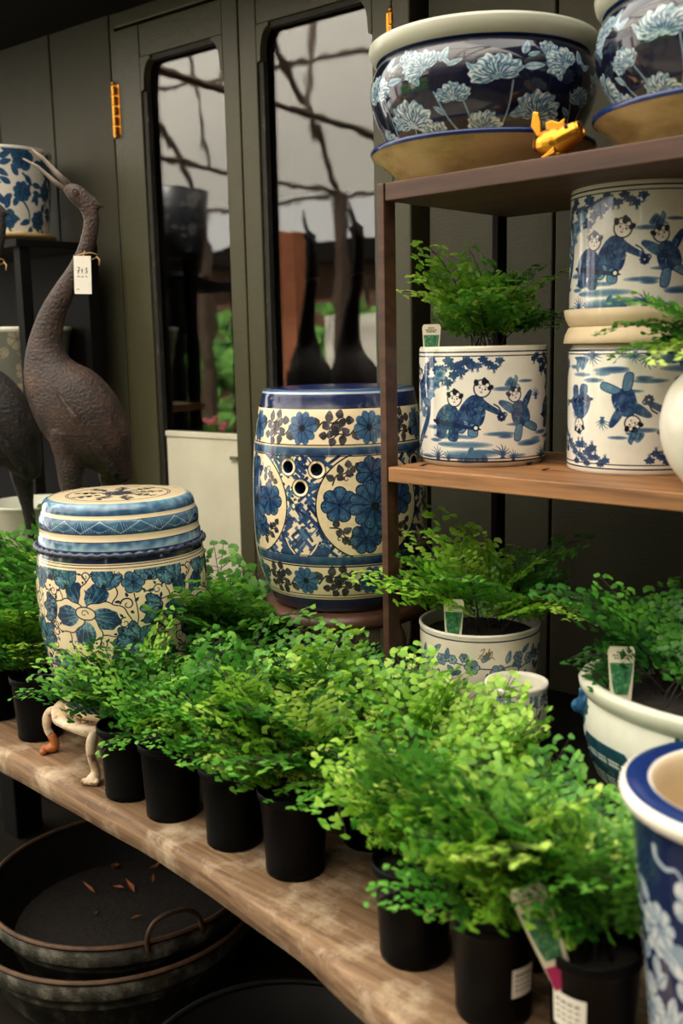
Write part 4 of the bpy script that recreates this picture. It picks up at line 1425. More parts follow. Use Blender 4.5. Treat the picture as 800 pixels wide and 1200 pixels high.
def crane(loc, rz, label, card=True, skin='iron'):
    """cast iron crane, modelled facing local -X"""
    c = empty('crane_statue', loc, rz, label, 'statue', 'cast iron cranes')
    k = 1 / 517.0
    X = lambda px: (px - 97) * k
    Z = lambda py: (800 - py) * k + .05
    b = MB()
    # trunk and S-neck as one chain: px, py, half width
    ch = [(148, 566, 8), (138, 545, 22), (124, 522, 38), (106, 496, 47), (88, 470, 46), (72, 446, 36), (65, 422, 25), (67, 398, 18.5), (76, 372, 15), (90, 348, 12.5), (105, 326, 10.5), (116, 306, 9.5), (123, 286, 9), (126, 268, 9.0), (121, 253, 10), (113, 244, 11), (105, 238, 9), (98, 234, 5)]
    sp = smooth_prof(ch, 3)
    b.tube([(X(q[0]), 0, Z(q[1])) for q in sp], [q[2] * k for q in sp], 16, ell=.86)
    b.tube([(X(118), 0, Z(243)), (X(130), 0, Z(249)), (X(143), 0, Z(259))], [6 * k, 4 * k, 1.5 * k], 8)     # crest
    for s_, kx, fx in ((-1, 88, 97), (1, 128, 124)):
        y = s_ * .026
        b.tube([(X(kx + 2), y, Z(505)), (X(kx), y, Z(535)), (X(kx), y, Z(565)), (X(kx + 4), y, Z(600)), (X(kx + 10), y, Z(660)), (X(fx), y, Z(740)), (X(fx), y, Z(812))], [26 * k, 17 * k, 14 * k, 8 * k, 6 * k, 6 * k, 7 * k], 10)
        for t in (-.5, 0, .5):
            b.tube([(X(fx), y, Z(818)), (X(fx) - .035 * math.cos(t), y + .035 * math.sin(t), Z(822))], [5 * k, 3 * k], 6)
    b.obj('body', M[skin], c, remesh=.0052, relax=4)
    bk = MB()
    bk.tube([(X(102), 0, Z(232)), (X(90), 0, Z(219)), (X(76), 0, Z(203)), (X(64), 0, Z(193))], [4.2 * k, 3.2 * k, 2.2 * k, .9 * k], 8)
    bk.tube([(X(101), 0, Z(238)), (X(86), 0, Z(227)), (X(70), 0, Z(212)), (X(54), 0, Z(203))], [3.6 * k, 2.6 * k, 1.8 * k, .9 * k], 8)
    bk.obj('beak', M['iron_light'], c, smooth=True)
    for s_ in (-1, 1):
        e = MB()
        e.tube([(X(112) + .0065 * math.cos(t * PI / 6), s_ * .0185, Z(241) + .0065 * math.sin(t * PI / 6)) for t in range(13)], .0018, 6)
        e.ball((X(112), s_ * .0175, Z(241)), .005, .003, .005)
        e.obj('eye', M['iron'], c, smooth=True)
    w = MB()
    for s_ in (-1, 1):                                  # folded wing relief
        for i in range(5):
            w.tube([(X(80 + 6 * i), s_ * (.070 - .002 * i), Z(452 + 12 * i)), (X(104 + 5 * i), s_ * (.079 - .006 * i), Z(486 + 10 * i)), (X(128 + 3 * i), s_ * (.060 - .007 * i), Z(522 + 8 * i)), (X(142), s_ * (.030 - .004 * i), Z(546 + 4 * i))], [.004, .010, .009, .003], 8)
    w.obj('wing', M[skin], c, remesh=.005, relax=5)
    MB().tube([(X(126), 0, -.0), (X(126), 0, .004)], .075, 24).obj('foot_plate', M['iron'], c, loc=(-.02, 0, .0))
    st_ = MB()
    nx, nz = X(118), Z(310)
    st_.tube([(nx + .0225 * math.cos(t * PI / 8), .0215 * math.sin(t * PI / 8), nz + .006 * math.cos(t * PI / 8 + 1)) for t in range(17)], .0016, 6)
    st_.tube([(nx + .022, -.004, nz), (nx + .030, -.010, nz - .008), (nx + .029, -.012, nz - .020)], .0018, 6)
    st_.obj('string', M['string'], c, smooth=True)
    if card:
        t = empty('price_tag', (0, 0, 0), 0, 'white hand-written price tag tied to the neck of the nearer crane', 'tag')
        t.location = Vector(loc) + Matrix.Rotation(rz, 3, 'Z') @ Vector((X(116), -.028, Z(331)))
        t.rotation_euler = (0, R(2), rz)
        cd_ = MB().box(-.0185, .0185, -.0006, .0006, -.040, .040).obj('card', M['paper'], t)
        s_ = MB()
        for pts in ([(-.011, .016), (-.006, .016), (-.010, .003)], [(-.0115, .009), (-.007, .009)], [(-.001, .014), (-.001, .004)], [(-.003, .009), (.001, .010)], [(.006, .015), (.010, .014), (.007, .010), (.011, .007), (.006, .004)], [(-.012, -.003), (-.006, -.003)], [(-.002, -.004), (.002, -.003)], [(.006, -.002), (.010, -.004)], [(-.013, -.030), (-.008, -.030)]):
            for a_, b2 in zip(pts[:-1], pts[1:]):
                s_.tube([(a_[0], -.0008, a_[1]), (b2[0], -.0008, b2[1])], .0007, 5)
        s_.obj('handwriting', M['paper_ink'], cd_)
        MB().tube([(.0, -.0004, .037), (.002, .006, .043), (.004, .008, .052)], .0011, 5).obj('tie', M['string'], t)
    return c


crane((-1.985, 1.245, ZB), R(43), 'rusty brown iron crane with open beak and a price tag, behind the flowered stool', True)
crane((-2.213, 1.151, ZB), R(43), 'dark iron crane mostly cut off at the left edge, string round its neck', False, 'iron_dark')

# ------------------------------------------------------------------ tubs under the bench
def tub(name, x, y, ztop, r, h, label, m, rim):
    t = empty(name, (x, y, ztop - h), 0, label, 'tub')
    pr = [(.0, 0), (r * .80, 0), (r * .81, .005), (r * .88, h * .45), (r * .895, h * .47), (r * .885, h * .49), (r * .945, h - .058), (r * .965, h - .052), (r * .955, h - .046), (r * .985, h - .008), (r * .97, h - .01), (r * .86, h * .4), (r * .79, .012), (.0, .010)]
    lathe('body', pr, [m, M['galv_dark']], t, n=80, H=h, fm=[0] * 9 + [1] * 4)  # dark inner faces paint in the shade the bench throws into the tubs
    rr = MB()
    lathe('rolled_rim', [(r * .982 + .006 * math.cos(a * PI / 4), h - .004 + .006 * math.sin(a * PI / 4)) for a in range(8)] + [(r * .982 + .006, h - .004)], rim, t, n=80, H=h)
    return t


tb = (-2.017, 1.317)
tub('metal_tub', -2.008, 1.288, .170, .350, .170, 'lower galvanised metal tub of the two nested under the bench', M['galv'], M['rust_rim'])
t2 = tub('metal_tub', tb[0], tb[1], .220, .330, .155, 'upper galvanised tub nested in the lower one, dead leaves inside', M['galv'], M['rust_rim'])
hn = MB()
aa = R(-14)
hx_ = [(.322, .205), (.340, .225), (.350, .255), (.345, .285), (.330, .297)]
pts = smooth_prof([(.326, -.07, .135), (.330, -.072, .172), (.334, -.055, .204), (.336, -.02, .214), (.336, .02, .208), (.332, .05, .180), (.326, .06, .136)], 4)
hn.tube([(p_[0] * math.cos(aa) - p_[1] * math.sin(aa), p_[0] * math.sin(aa) + p_[1] * math.cos(aa), p_[2]) for p_ in pts], .0055, 8)
hn.obj('handle', M['rust_rim'], t2, smooth=True)
rg = random.Random(9)
MB().tube([(0, 0, 0), (0, 0, .025)], .268, 40).obj('leaf_litter', M['soil'], t2, loc=(0, 0, .014))  # litter in the dark soil colour, standing in for the bench's shade
LEAF = ['long', 'short', 'curled', 'broad', 'pale', 'narrow', 'folded', 'broken']
for i in range(8):
    a, q = i * .785 + .3, .05 + .018 * (i % 4) * 3
    lx, ly = -.10 + q * math.cos(a) * .7, .06 + q * math.sin(a) * .7
    l = (.062, .032, .045, .05, .048, .055, .04, .028)[i]
    wl = (.14, .16, .16, .26, .16, .09, .12, .2)[i]
    cu = .03 if i == 2 else .012
    mb = MB().add([(0, 0, 0), (l * .4, l * wl, .006), (l, 0, cu), (l * .4, -l * wl, .006), (l * .4, 0, .0)], [(0, 4, 1), (1, 4, 2), (2, 4, 3), (3, 4, 0)])
    o = mb.obj('dead_leaf', M['dead_leaf'], None, loc=(tb[0] + lx, tb[1] + ly, .106 + .003 * (i % 3)), rz=rg.random() * 6.28)
    tag(o, LEAF[i] + ' dry brown leaf lying in the upper metal tub', 'leaf', 'dead leaves in the tub')
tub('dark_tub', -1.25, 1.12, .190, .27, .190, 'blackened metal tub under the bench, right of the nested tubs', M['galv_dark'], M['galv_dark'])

# ------------------------------------------------------------------ ferns
def make_frond(seed, LEN, p0, p1, pw, leaf_r, mats):
    rg = random.Random(seed)
    n = 14
    pts = [Vector((0, 0, 0))]
    bend = rg.uniform(-.25, .25)
    for i in range(n):
        t = (i + .5) / n
        a = p0 + (p1 - p0) * t ** pw
        h = bend * t
        pts.append(pts[-1] + Vector((math.sin(a) * math.cos(h), math.sin(a) * math.sin(h), math.cos(a))) * (LEN / n))
    V, F, MI, TI = [], [], [], []

    def stem(path, r0, r1):
        k = len(path)
        b = len(V)
        for i, p in enumerate(path):
            t = (path[min(i + 1, k - 1)] - path[max(i - 1, 0)]).normalized()
            u = t.cross(Vector((.3, .9, .2))).normalized()
            w = t.cross(u)
            r = r0 + (r1 - r0) * i / (k - 1)
            for j in range(3):
                a = j * 2.0944
                V.append(p + u * (r * math.cos(a)) + w * (r * math.sin(a))); TI.append(0)
        for i in range(k - 1):
            for j in range(3):
                F.append((b + i * 3 + j, b + i * 3 + (j + 1) % 3, b + i * 3 + 3 + (j + 1) % 3, b + i * 3 + 3 + j)); MI.append(1)

    def leaflet(p, d, nrm, r, tint):
        d = d.normalized()
        nrm = (nrm - d * nrm.dot(d)).normalized()
        ax = Matrix.Rotation(rg.uniform(-.40, .40), 3, d)
        nrm = ax @ nrm
        w = nrm.cross(d)
        b = len(V)
        V.append(p); TI.append(tint)
        k = 6
        lob = rg.random() * 6
        for j in range(k):
            a = -1.22 + 2.44 * j / (k - 1)
            q = r * (1.0 + .10 * math.cos(a * 5 + lob)) * (1 if 0 < j < k - 1 else .86)
            V.append(p + d * (q * math.cos(a)) + w * (q * math.sin(a) * 1.0) - nrm * (q * .18 * (abs(a) ** 1.5) - .0)); TI.append(tint + rg.uniform(-.05, .05))
        for j in range(k - 1):
            F.append((b, b + 1 + j, b + 2 + j)); MI.append(0)

    stem(pts, .0011, .0005)
    start = .30
    npin = 8
    for i in range(npin):
        t = start + (1 - start) * (i + rg.uniform(-.15, .15)) / npin
        t = max(.2, min(.985, t))
        q = t * n
        i0 = min(int(q), n - 1)
        p = pts[i0].lerp(pts[i0 + 1], q - i0)
        Tn = (pts[i0 + 1] - pts[i0]).normalized()
        Sd = Tn.cross(Vector((0, 0, 1)))
        Sd = Sd.normalized() if Sd.length > .15 else Vector((0, 1, 0))
        Nn = Sd.cross(Tn).normalized()
        if Nn.z < 0: Nn = -Nn
        for s in (-1, 1):
            pl = LEN * .40 * (1 - .88 * (t - start) / (1 - start)) * rg.uniform(.75, 1.15)
            ang = R(rg.uniform(48, 66))
            d = (Tn * math.cos(ang) + Sd * (s * math.sin(ang)) + Vector((0, 0, rg.uniform(-.10, .22)))).normalized()
            m = max(1, int(pl / (leaf_r * 1.08)))
            base_t = .28 + .34 * t + rg.uniform(-.14, .14)
            path = [p]
            for j in range(1, m + 1):
                path.append(path[-1] + (d + Vector((0, 0, -.05 * j))).normalized() * (pl / m))
            if m > 1: stem(path[:: max(1, m // 3)] if m > 3 else path, .0005, .0003)
            for j in range(1, m + 1):
                pj = path[j]
                sd = 1 if (j % 2) else -1
                perp = Nn.cross(d).normalized() * sd
                for sgn in ((1, -1) if j < m - 1 and m > 3 else (1,)):
                    dd = d * .55 + perp * (sgn * .9) + Vector((0, 0, -.12))
                    up = (Nn + Vector((0, 0, .3))).normalized()
                    leaflet(pj + dd.normalized() * leaf_r * .18, dd, up, leaf_r * rg.uniform(.78, 1.12), base_t + rg.uniform(-.12, .12))
                if j <= m // 2 and m >= 5:        # secondary sprays near the base of long pinnae
                    q0 = pj + perp * leaf_r * 1.3 + d * leaf_r * .3
                    dd = (perp * .8 + d * .6).normalized()
                    leaflet(q0, dd + d * .5, Nn + Vector((0, 0, .5)), leaf_r * .95, base_t + .05)
                    leaflet(q0 + dd * leaf_r * .8, dd, Nn + Vector((0, 0, .5)), leaf_r * .9, base_t + .08)
            leaflet(path[-1], d, (Nn + Vector((0, 0, .5))), leaf_r, base_t + .15)
    leaflet(pts[-1], pts[-1] - pts[-2], Vector((0, 0, 1)), leaf_r * .9, .6)
    me = bpy.data.meshes.new('frond')
    me.from_pydata([tuple(p) for p in V], [], F)
    for m in mats: me.materials.append(m)
    me.polygons.foreach_set('material_index', MI)
    a = me.attributes.new('tint', 'FLOAT', 'POINT')
    a.data.foreach_set('value', np.array(TI, dtype=np.float32))
    me.polygons.foreach_set('use_smooth', [True] * len(F))
    me.update()
    return me, pts


FR = {}
for kind, mm in (('mid', 'fern'), ('lime', 'fern_lime'), ('deep', 'fern_deep')):
    lst = []
    for i, (p0, p1, pw) in enumerate(((.05, .75, 1.2), (.10, 1.0, 1.3), (.15, 1.25, 1.2), (.22, 1.45, 1.1), (.30, 1.6, 1.0), (.35, 1.85, 1.0), (.45, 1.9, .9), (.5, 2.1, .9), (.6, 2.2, .9))):
        lst.append(make_frond(100 + i * 7 + len(FR), .20, p0, p1, pw, .0084, [M[mm], M['stem']]))
    FR[kind] = lst

OBST = [(-1.665, .965, .095, .70, .93), (-.985, 1.27, .055, .98, 1.14), (-.635, 1.195, .075, .96, 1.20), (-.50, 1.18, .06, .96, 1.18), (-.525, .835, .06, .76, .95),  # x, y, r, z0, z1 : things the fronds must go round
    (s1[0], s1[1], .172, .79, 1.24), (s2[0], s2[1], .178, .98, 1.43), (bp_[0], bp_[1], .135, .7, 1.06), (wp[0], wp[1], .108, .84, 1.022), (tr[0], tr[1], .14, .84, 1.02), (tr[0] - .11, tr[1], .10, .84, 1.02),
    (bw[0], bw[1], .054, .84, .968), (-1.132, 1.315, .022, .7, 1.76), (-1.985, 1.245, .10, 1.0, 1.9), (pb_[0], pb_[1], .12, .7, 1.12), (pp[0], pp[1], .116, 1.29, 1.49), (sp_[0], sp_[1], .125, 1.29, 1.73), (rv[0], rv[1], .095, 1.29, 1.46)]


def blocked(P, own=None):
    for x, y, r, z0, z1 in OBST:
        if own is not None and abs(x - own[0]) < .02 and abs(y - own[1]) < .02: continue
        if z0 < P.z < z1 and (P.x - x) ** 2 + (P.y - y) ** 2 < r * r: return True
    if P.x > -1.13 and 1.30 < P.y < 1.66 and (1.255 < P.z < 1.30 or 1.72 < P.z < 1.765): return True
    if P.y > 1.68 + (P.x + 1.37) * .09: return True
    if P.z < ZB + .012: return True
    return False


def fronds(parent, org, z, n, scale, kind, seed, spread=.02, low=0, high=8, own=None, bias=None, fscale=(.68, 1.28), zmin=None, hold=0.0):
    rg = random.Random(seed)
    k = 0
    mixk = {'mid': ('mid', 'mid', 'mid', 'lime', 'deep'), 'lime': ('lime', 'lime', 'mid'), 'deep': ('deep', 'deep', 'mid')}[kind]
    for i in range(n):
        lst = FR[mixk[rg.randrange(len(mixk))]]
        droop = rg.random() < .12
        for tries in range(14):
            vi = rg.randint(low, high)
            me, pts = lst[vi]
            az = (i * 2.39996 + rg.uniform(-.4, .4)) if bias is None else bias[0] + rg.gauss(0, bias[1])
            if tries: az = rg.uniform(0, 2 * PI) if bias is None else az
            sc = scale * rg.uniform(*fscale)
            q, w = spread * math.sqrt(rg.random()), rg.random() * 6.28
            loc = Vector((q * math.cos(w), q * math.sin(w), z))
            ok = True
            for t in (5, 8, 11, 14):
                P = Matrix.Rotation(az, 3, 'Z') @ (pts[t] * sc) + loc + Vector(org)
                if blocked(P, own) or (zmin is not None and P.z < zmin - (.05 if droop else 0) + (0 if droop else hold * max(0, (P.x - org[0]) * .55 - (P.y - org[1]) * .83 - .03))): ok = False; break
            if ok: break
        else:
            continue
        o = bpy.data.objects.new('frond', me)
        COL.objects.link(o)
        o.parent = parent
        o.location = loc
        o.rotation_euler = (rg.uniform(-.12, .12), rg.uniform(-.12, .12), az)
        o.scale = (sc, sc, sc)
        k += 1
    return k


POT = [(.0, 0), (.0435, 0), (.0455, .002), (.0462, .012), (.0455, .0135), (.0515, .118), (.0525, .1195), (.0552, .121), (.0560, .124), (.0560, .133), (.0545, .135), (.0525, .1345), (.0510, .129), (.0500, .10), (.0430, .012), (.0, .008)]


def notch(w, r, z):
    """drain notches round the foot"""
    if z < .001 and r > .02:
        return 0, (.0045 if abs(math.sin(w * 4)) < .28 else 0)
    return 0, 0


pot_me = soil_me = None


def potted_fern(x, y, label, n=34, scale=1.0, kind='mid', seed=0, group='ferns in black nursery pots', bias=None, z=ZB, low=0, high=8, rim=False):
    global pot_me, soil_me
    e = empty('potted_fern', (x, y, z), seed * .7, label, 'potted fern', group)
    e.rotation_euler = (0, 0, 0)
    if pot_me is None:
        o = lathe('nursery_pot', POT, M['plastic'], e, n=56, H=.135, extra=notch)
        pot_me = o.data
        o2 = MB().tube([(0, 0, .100), (0, 0, .118)], [.0490, .0495], 24).obj('soil', M['soil'], e)
        soil_me = o2.data
    else:
        o = link(bpy.data.objects.new('nursery_pot', pot_me), e)
        link(bpy.data.objects.new('soil', soil_me), e)
    o.rotation_euler = (0, 0, seed * 1.3)
    fronds(e, (x, y, z), .114, n, scale, kind, 1000 + seed, .024, low, high, bias=bias, zmin=z + .152, hold=.62 if y < 1.04 else .2)
    return e


ferns = [
    (-2.045, 1.035, 'potted fern in a black pot cut off by the left edge of the bench', 30, .95, 'mid'),
    (-1.868, 1.035, 'potted fern in a black pot just left of the flowered stool', 34, 1.05, 'mid'),
    (-1.488, .996, 'potted fern whose black pot stands right of the clawfoot stand', 30, .92, 'mid'),
    (-1.366, .998, 'potted fern with black pot, second along the bench edge from the clawfoot stand', 32, .95, 'mid'),
    (-1.208, 1.003, 'potted fern with black pot, third along the bench edge from the clawfoot stand', 34, .98, 'mid'),
    (-1.067, 1.005, 'potted fern with a black pot standing alone before the gap in the row', 36, 1.0, 'mid'),
    (-.790, .956, 'pale lime fern in the black pot after the gap in the row', 30, .95, 'lime', 0, 5),
    (-.645, .930, 'bushy lime fern in the black pot with a white sticker, bench front', 38, 1.0, 'lime', 0, 6),
    (-.520, .945, 'deep green fern in the front right black pot beside the cobalt planter', 36, .82, 'mid'),
    (-1.040, 1.150, 'potted fern in a shaded black pot behind the gap in the row', 34, .95, 'mid'),
    (-1.478, 1.245, 'tall potted fern standing between the two barrel stools', 34, 1.40, 'deep', 0, 5),
    (-1.305, 1.120, 'potted fern in the second row, before the wooden stand', 32, .88, 'mid'),
    (-1.170, 1.135, 'potted fern in the second row, before the shelf post', 32, 1.12, 'mid', 0, 7),
    (-.915, 1.095, 'potted fern in the second row, before the sprig pot', 36, 1.0, 'lime'),
    (-.785, 1.085, 'potted fern in the second row, before the small empty bowl', 36, .98, 'lime'),
    (-.668, 1.060, 'potted fern in the second row, before the oval trough', 34, .80, 'mid'),
    (-1.215, 1.260, 'potted fern in the third row, at the foot of the roundel stool', 24, .72, 'deep'),
    (-1.90, 1.175, 'potted fern in the second row behind the left ferns', 32, 1.5, 'mid', 0, 5),
    (-2.07, 1.190, 'potted fern in the second row before the pale bowl', 30, 1.5, 'mid', 0, 5),
]
for i, fr_ in enumerate(ferns):
    x, y, lb, n, sc, kd = fr_[:6]
    lo_, hi_ = fr_[6:] if len(fr_) > 6 else (0, 8)
    potted_fern(x, y, lb, n, sc, kd, i + 1, low=lo_, high=hi_)


def planted_fern(x, y, z, label, n, scale, kind, seed, soil_r, bias=None, spread=.04, low=0, high=8, sy=1.0):
    e = empty('maidenhair_fern', (x, y, z), 0, label, 'fern')
    o = MB().tube([(0, 0, -.02), (0, 0, 0)], soil_r, 32).obj('soil', M['soil'], e)
    o.scale = (1, sy, 1)
    fronds(e, (x, y, z), -.004, n, scale, kind, seed, spread, low, high, own=(x, y), bias=bias)
    return e


planted_fern(pp[0], pp[1], 1.292 + .185, 'bright maidenhair fern growing out of the children pot on the middle shelf', 30, 1.0, 'lime', 71, .099, spread=.035, high=6)
planted_fern(wp[0], wp[1], ZR + .155, 'maidenhair fern growing out of the sprig pot', 26, 1.0, 'lime', 72, .094, spread=.05, high=6)
planted_fern(tr[0] - .06, tr[1], ZR + .155, 'leafy dark fern in the left half of the oval trough', 40, 1.0, 'deep', 73, .118, spread=.06, low=1, sy=.9)
planted_fern(tr[0] + .10, tr[1], ZR + .158, 'dark fern in the right half of the oval trough', 30, .95, 'deep', 74, .085, spread=.05, low=1)
planted_fern(rv[0], rv[1], 1.2925 + .158, 'fern hanging over the side of the white ball vase', 9, .85, 'mid', 75, .046, spread=.02, low=4, bias=(R(190), .8))


# ------------------------------------------------------------------ plant tags and stickers
def plant_tag(x, y, z, rz, tilt, label, w=.034, h=.082, pink=False):
    t = empty('plant_tag', (x, y, z), rz, label, 'plant tag', 'plastic plant tags')
    t.rotation_euler = (tilt, 0, rz)
    pts = [(-w * .30, -.03), (w * .30, -.03), (w * .42, h * .30), (w * .5, h * .92), (w * .42, h), (-w * .42, h), (-w * .5, h * .92), (-w * .42, h * .30)]
    sk = MB().prism(pts, 'y', -.0005, .0005).obj('stake', M['tag_cream'], t)
    if pink:
        MB().prism([(-w * .30, -.028), (w * .30, -.028), (w * .33, .0), (-w * .33, .0)], 'y', -.0008, -.0005).obj('magenta_end', M['tag_pink'], sk)
    g = [(-w * .24, .008), (w * .24, .008), (w * .34, h * .34), (w * .42, h * .70), (-w * .42, h * .70), (-w * .34, h * .34)]
    MB().prism(g, 'y', -.0009, -.0005).obj('picture', M['tag_green'], sk)
    s = MB()
    for i, (zz, l) in enumerate(((h * .90, .34), (h * .84, .62), (h * .79, .5))):
        n = 5 if i else 3
        for k in range(n):
            a = -w * l / 2 + w * l * k / n
            s.box(a, a + w * l / n * .7, -.0008, -.0005, zz - .0011, zz + .0011)
    s.obj('small_print', M['tag_ink'], sk)
    return t


plant_tag(-1.090, 1.378, 1.470, face_cam(-1.09, 1.378, R(-10)), R(-6), 'plant tag in the fern of the children pot, middle shelf', .032, .060)
plant_tag(-.988, 1.304, ZR + .160, face_cam(-.988, 1.304, R(-8)), R(-6), 'plant tag leaning in the fern of the sprig pot', .034, .070)
plant_tag(-.635, 1.212, ZR + .165, face_cam(-.635, 1.212, R(8)), R(-6), 'left plant tag standing in the oval trough', .036, .074)
plant_tag(-.500, 1.198, ZR + .165, face_cam(-.5, 1.198, R(5)), R(-6), 'right plant tag standing in the oval trough at the frame edge', .036, .074)
tg = plant_tag(0, 0, 0, 0, 0, 'slanted plant tag with a magenta end over the front right pot', .040, .098, True)
tT, tB = Vector((-.568, .869, .900)), Vector((-.536, .893, .795))
za = (tT - tB).normalized()
ya = (tB.normalized() * Vector((1, 1, 0)).length * .7 + Vector((-.3, .2, -.35))).normalized()
ya = (ya - za * ya.dot(za)).normalized()
xa_ = ya.cross(za)
tg.matrix_world = Matrix(((xa_.x, ya.x, za.x, tB.x), (xa_.y, ya.y, za.y, tB.y), (xa_.z, ya.z, za.z, tB.z + .028), (0, 0, 0, 1)))


def sticker(x, y, a0, z0, z1, wid, label):
    """paper label bent round the side of a nursery pot"""
    t = empty('price_sticker', (x, y, ZB), 0, label, 'sticker', 'white stickers on nursery pots')
    v, f = [], []
    n = 8
    for k, z in enumerate((z0, z1)):
        for off in (.0012, .0017):
            for i in range(n + 1):
                a = a0 + wid * (i / n - .5)
                r = .0461 + (.0515 - .0461) * z / .118 + off
                v.append((r * math.cos(a), r * math.sin(a), z))
    m = n + 1
    for i in range(n):
        f.append((m + i, m + i + 1, 3 * m + i + 1, 3 * m + i))
        f.append((i + 1, i, 2 * m + i, 2 * m + i + 1))
        f.append((2 * m + i, 3 * m + i, 3 * m + i + 1, 2 * m + i + 1)); f.append((m + i, i, i + 1, m + i + 1))
    pp_ = mesh_obj('paper', v, f, M['paper'], t)
    s = MB()
    for k, zz in enumerate((.78, .60, .42, .26)):
        z = z0 + (z1 - z0) * zz
        for j in range(4):
            a = a0 + wid * (-.36 + .19 * j)
            r = .0461 + (.0515 - .0461) * z / .118 + .0019
            p0, p1 = (r * math.cos(a), r * math.sin(a), z), (r * math.cos(a + wid * .12), r * math.sin(a + wid * .12), z)
            s.tube([p0, p1], .0008 if k else .0014, 4)
    s.obj('print', M['tag_ink'], pp_)


camdir = lambda x, y: math.atan2(-y, -x)
sticker(-.645, .930, camdir(-.645, .93) + .75, .045, .082, .62, 'white barcode-like sticker on the black pot of the bushy lime fern')
sticker(-.520, .945, camdir(-.52, .945) - .55, .050, .092, .85, 'white printed sticker on the front right black pot')

# ------------------------------------------------------------------ small dry debris
for (x, y, z, l, a, lb) in ((-1.085, 1.335, 1.2925, .022, .4, 'dark dry leaf scrap at the left end of the middle shelf'), (-.935, 1.44, 1.2925, .026, 1.9, 'dark dry leaf scrap beside the white pot with a fern, middle shelf'),
                            (-.885, 1.40, 1.2925, .018, .1, 'small dry scrap between the two pots on the middle shelf'), (-.800, .925, ZB + .0005, .014, .8, 'dark dry scrap on the bare front of the bench')):
    o = MB().add([(0, 0, .0005), (l * .4, l * .22, .003), (l, 0, .005), (l * .4, -l * .2, .003), (l * .4, 0, .0005)], [(0, 4, 1), (1, 4, 2), (2, 4, 3), (3, 4, 0)]).obj('dry_scrap', M['soil'], None, loc=(x, y, z), rz=a)
    tag(o, lb, 'leaf', 'dry scraps')

# ------------------------------------------------------------------ the garden in front of the building (seen mirrored in the door glass)
MB().box(-12, 6, -9, .35, 0, .02).obj('floor_paving', M['paving'])['kind'] = 'structure'
cano = empty('canopy', (0, 0, 0), label='cream film canopy on brown arched ribs, mirrored in the door glass', cat='canopy')
v, f = [], []
y0, y1, zs, rise = -3.05, 1.00, 2.66, 1.45
na, xa, xb = 18, -9.0, 1.45
arc = [(y0 + (y1 - y0) * i / na, zs + rise * math.sin(PI * i / na) ** .8) for i in range(na + 1)]
for i, (yy, zz) in enumerate(arc):
    for x in (xa, xb): v.append((x, yy, zz))
for i in range(na): f.append((2 * i, 2 * i + 1, 2 * i + 3, 2 * i + 2))
mesh_obj('film', v, f, M['film'], cano, smooth=True)
M['rib'] = mat('brown_painted_steel', (70, 52, 40), .6)
for i in range(8):
    x = xa + i * 1.4
    MB().tube([(x, yy, zz - .03) for yy, zz in arc], .028, 6).obj('rib', M['rib'], cano)
    MB().tube([(x, y0, zs - .02), (x, y1, zs - .02)], .018, 6).obj('tie_bar', M['rib'], cano)
    for q in (4, 7, 11, 14):
        MB().tube([(x, arc[q][0], zs - .02), (x, arc[q][0] + (.25 if q < 9 else -.25), arc[q][1] - .03)], .014, 5).obj('strut', M['rib'], cano)
    MB().box(x - .04, x + .04, y0 - .04, y0 + .04, 0, zs).obj('post', M['rib'], cano)
for q in (0, 3, 6, 9, 12, 15):
    MB().tube([(xa, arc[q][0], arc[q][1] - .03), (xb, arc[q][0], arc[q][1] - .03)], .018, 5).obj('purlin', M['rib'], cano)
M['blocker'] = noisy('sky_blocker_boards', [(40, 34, 28), (58, 49, 40)], (2, 2, 9), .9)
for nm_h, dims, lb_h in (('sky_blocker_right', (1.6, 1.8, -3.5, 2.2, 0, 5.2), 'dark timber hall wall added out of view to the right of the bench'), ('sky_blocker_rear', (-2.6, 1.5, -3.75, -3.6, 0, 4.6), 'dark timber sky blocker added out of view across the yard, facing the bench')):  # unseen dark walls added to block the sky and make the light directional
    nb = empty(nm_h, ((dims[0] + dims[1]) / 2, (dims[2] + dims[3]) / 2, 0), 0, lb_h, 'light blocker')
    hx, hy = (dims[1] - dims[0]) / 2, (dims[3] - dims[2]) / 2
    MB().box(-hx, hx, -hy, hy, 0, dims[5]).obj('wall', M['blocker'], nb)
    MB().box(-hx - .1, hx + .1, -hy - .1, hy + .1, dims[5], dims[5] + .08).obj('roof', M['soffit'], nb)
M['hedge'] = noisy('clipped_hedge', [(20, 44, 14), (62, 110, 36), (120, 160, 70)], (9, 9, 9), .9, 1.0)
M['shed'] = noisy('brown_shed_boards', [(66, 42, 28), (96, 64, 44)], (1, 1, 12), .8)
hg = MB()
rg = random.Random(3)
for i in range(90):
    hg.ball((rg.uniform(-10, 3), -5.4 + rg.uniform(-.2, .2), rg.uniform(.2, 1.4)), .34, .28, .28, 7, 4)
for i in range(2600):
    w_a = rg.random() * 6.28
    p_ = Vector((rg.uniform(-10, -3), -5.4 + rg.uniform(-.1, .48), rg.uniform(.1, 1.9)))
    a_ = Vector((rg.uniform(-1, 1), rg.uniform(-.4, .4), rg.uniform(-1, 1))).normalized() * .07
    b_ = a_.cross(Vector((rg.uniform(-.6, .6), 1, .4))).normalized() * .05
    hg.add([p_ - a_, p_ + b_, p_ + a_, p_ - b_], [(0, 1, 2, 3)])
o = hg.obj('hedge', M['hedge'], smooth=True)
tag(o, 'clipped green hedge across the garden, mirrored in the left door', 'hedge')
sh_ = empty('shed', (0, -7, 0), label='long low brown shed behind the hedge across the garden', cat='shed')
MB().box(-11, 3, -.8, 0, 0, 2.5).obj('wall', M['shed'], sh_)
MB().box(-11.2, 3.2, -1, .3, 2.5, 2.75).obj('roof', M['soffit'], sh_)
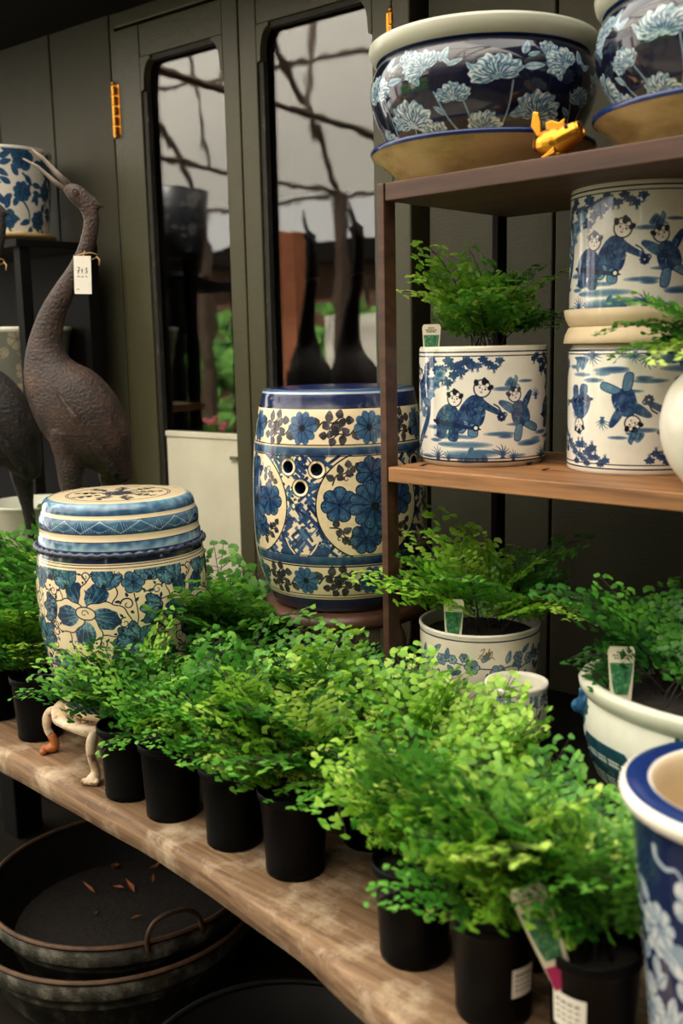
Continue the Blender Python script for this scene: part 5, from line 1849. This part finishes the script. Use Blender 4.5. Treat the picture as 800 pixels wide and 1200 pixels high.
pt_ = MB().box(-.05, .05, -.05, .05, 0, 1.98).obj('timber_post', M['terracotta'], loc=(-2.98, .18, 0), bevel=.01)
tag(pt_, 'red brown timber post before the doors, mirrored in the right door', 'post')
bt = empty('garden_table', (-4.3, -1.2, 0), label='green slatted table of flowering plants, mirrored in the left door', cat='table')
MB().box(-.7, .7, -.35, .35, .70, .74).obj('top', M['shelf_dark'], bt)
for sx_, sy_ in ((-.62, -.28), (.62, -.28), (-.62, .28), (.62, .28)):
    MB().box(sx_ - .03, sx_ + .03, sy_ - .03, sy_ + .03, 0, .70).obj('leg', M['shelf_dark'], bt)
M['pink'] = mat('pink_petals', (206, 70, 120), .6)
M['yellow'] = mat('yellow_petals', (214, 176, 60), .6)
FLW = ['leftmost', 'second', 'middle', 'fourth', 'rightmost']
for i in range(5):
    x, y = -4.88 + .29 * i, -1.25 + .10 * (i % 2)
    e = empty('flowering_plant', (x, y, .74), 0, ('pink' if i % 3 else 'yellow') + ' flowering plant, ' + FLW[i] + ' of the row on the garden table', 'plant', 'flowering plants on the garden table')
    lathe('pot', [(.0, 0), (.045, 0), (.06, .11), (.055, .11), (.0, .10)], M['terracotta'], e, n=20, H=.11)
    fronds(e, (x, y, .74), .10, 12, 1.1, 'mid', 300 + i)
    q = MB()
    for k in range(9):
        a, r_ = k * 2.4, .03 + .012 * k
        q.ball((r_ * math.cos(a), r_ * math.sin(a), .30 - .006 * k), .022, .022, .014, 6, 4)
    q.obj('blossom', M['pink'] if i % 3 else M['yellow'], e, smooth=True)
# dark pot on a stand left of the frame, mirrored in the left door
ds = empty('plant_stand', (-3.06, .84, 0), label='black metal plant stand left of the bench, mirrored in the left door', cat='stand')
MB().box(-.19, .19, -.19, .19, 1.71, 1.74).obj('top', M['black'], ds)
for sx_, sy_ in ((-.17, -.17), (.17, -.17), (-.17, .17), (.17, .17)):
    MB().box(sx_ - .015, sx_ + .015, sy_ - .015, sy_ + .015, 0, 1.71).obj('leg', M['black'], ds)
mtd = painted('dark_vine_glaze', canvas_bluefield(.34, .15, (24, 24, 30), (60, 58, 58), (84, 80, 76), 77, dark=(40, 40, 44)), .4, 0)
o = lathe('dark_pot', [(.0, 0), (.12, 0), (.15, .02), (.10, .03), (.115, .05), (.135, .20), (.145, .34), (.14, .345), (.12, .2), (.0, .06)], mtd, None, n=48, H=.34, loc=(-3.06, .84, 1.74))
tag(o, 'dark patterned pot on the black plant stand, mirrored in the left door', 'pot')
# white parasol far off, mirrored in the right door
um = empty('garden_board', (-4.75, -3.4, 0), label='white board on two legs beyond the canopy, mirrored in the right door', cat='board')
MB().box(-.45, .45, -.02, .02, .95, 1.75).obj('panel', M['paper'], um)
for s_ in (-1, 1): MB().box(s_ * .40 - .02, s_ * .40 + .02, -.02, .02, 0, .95).obj('leg', M['steel'], um)
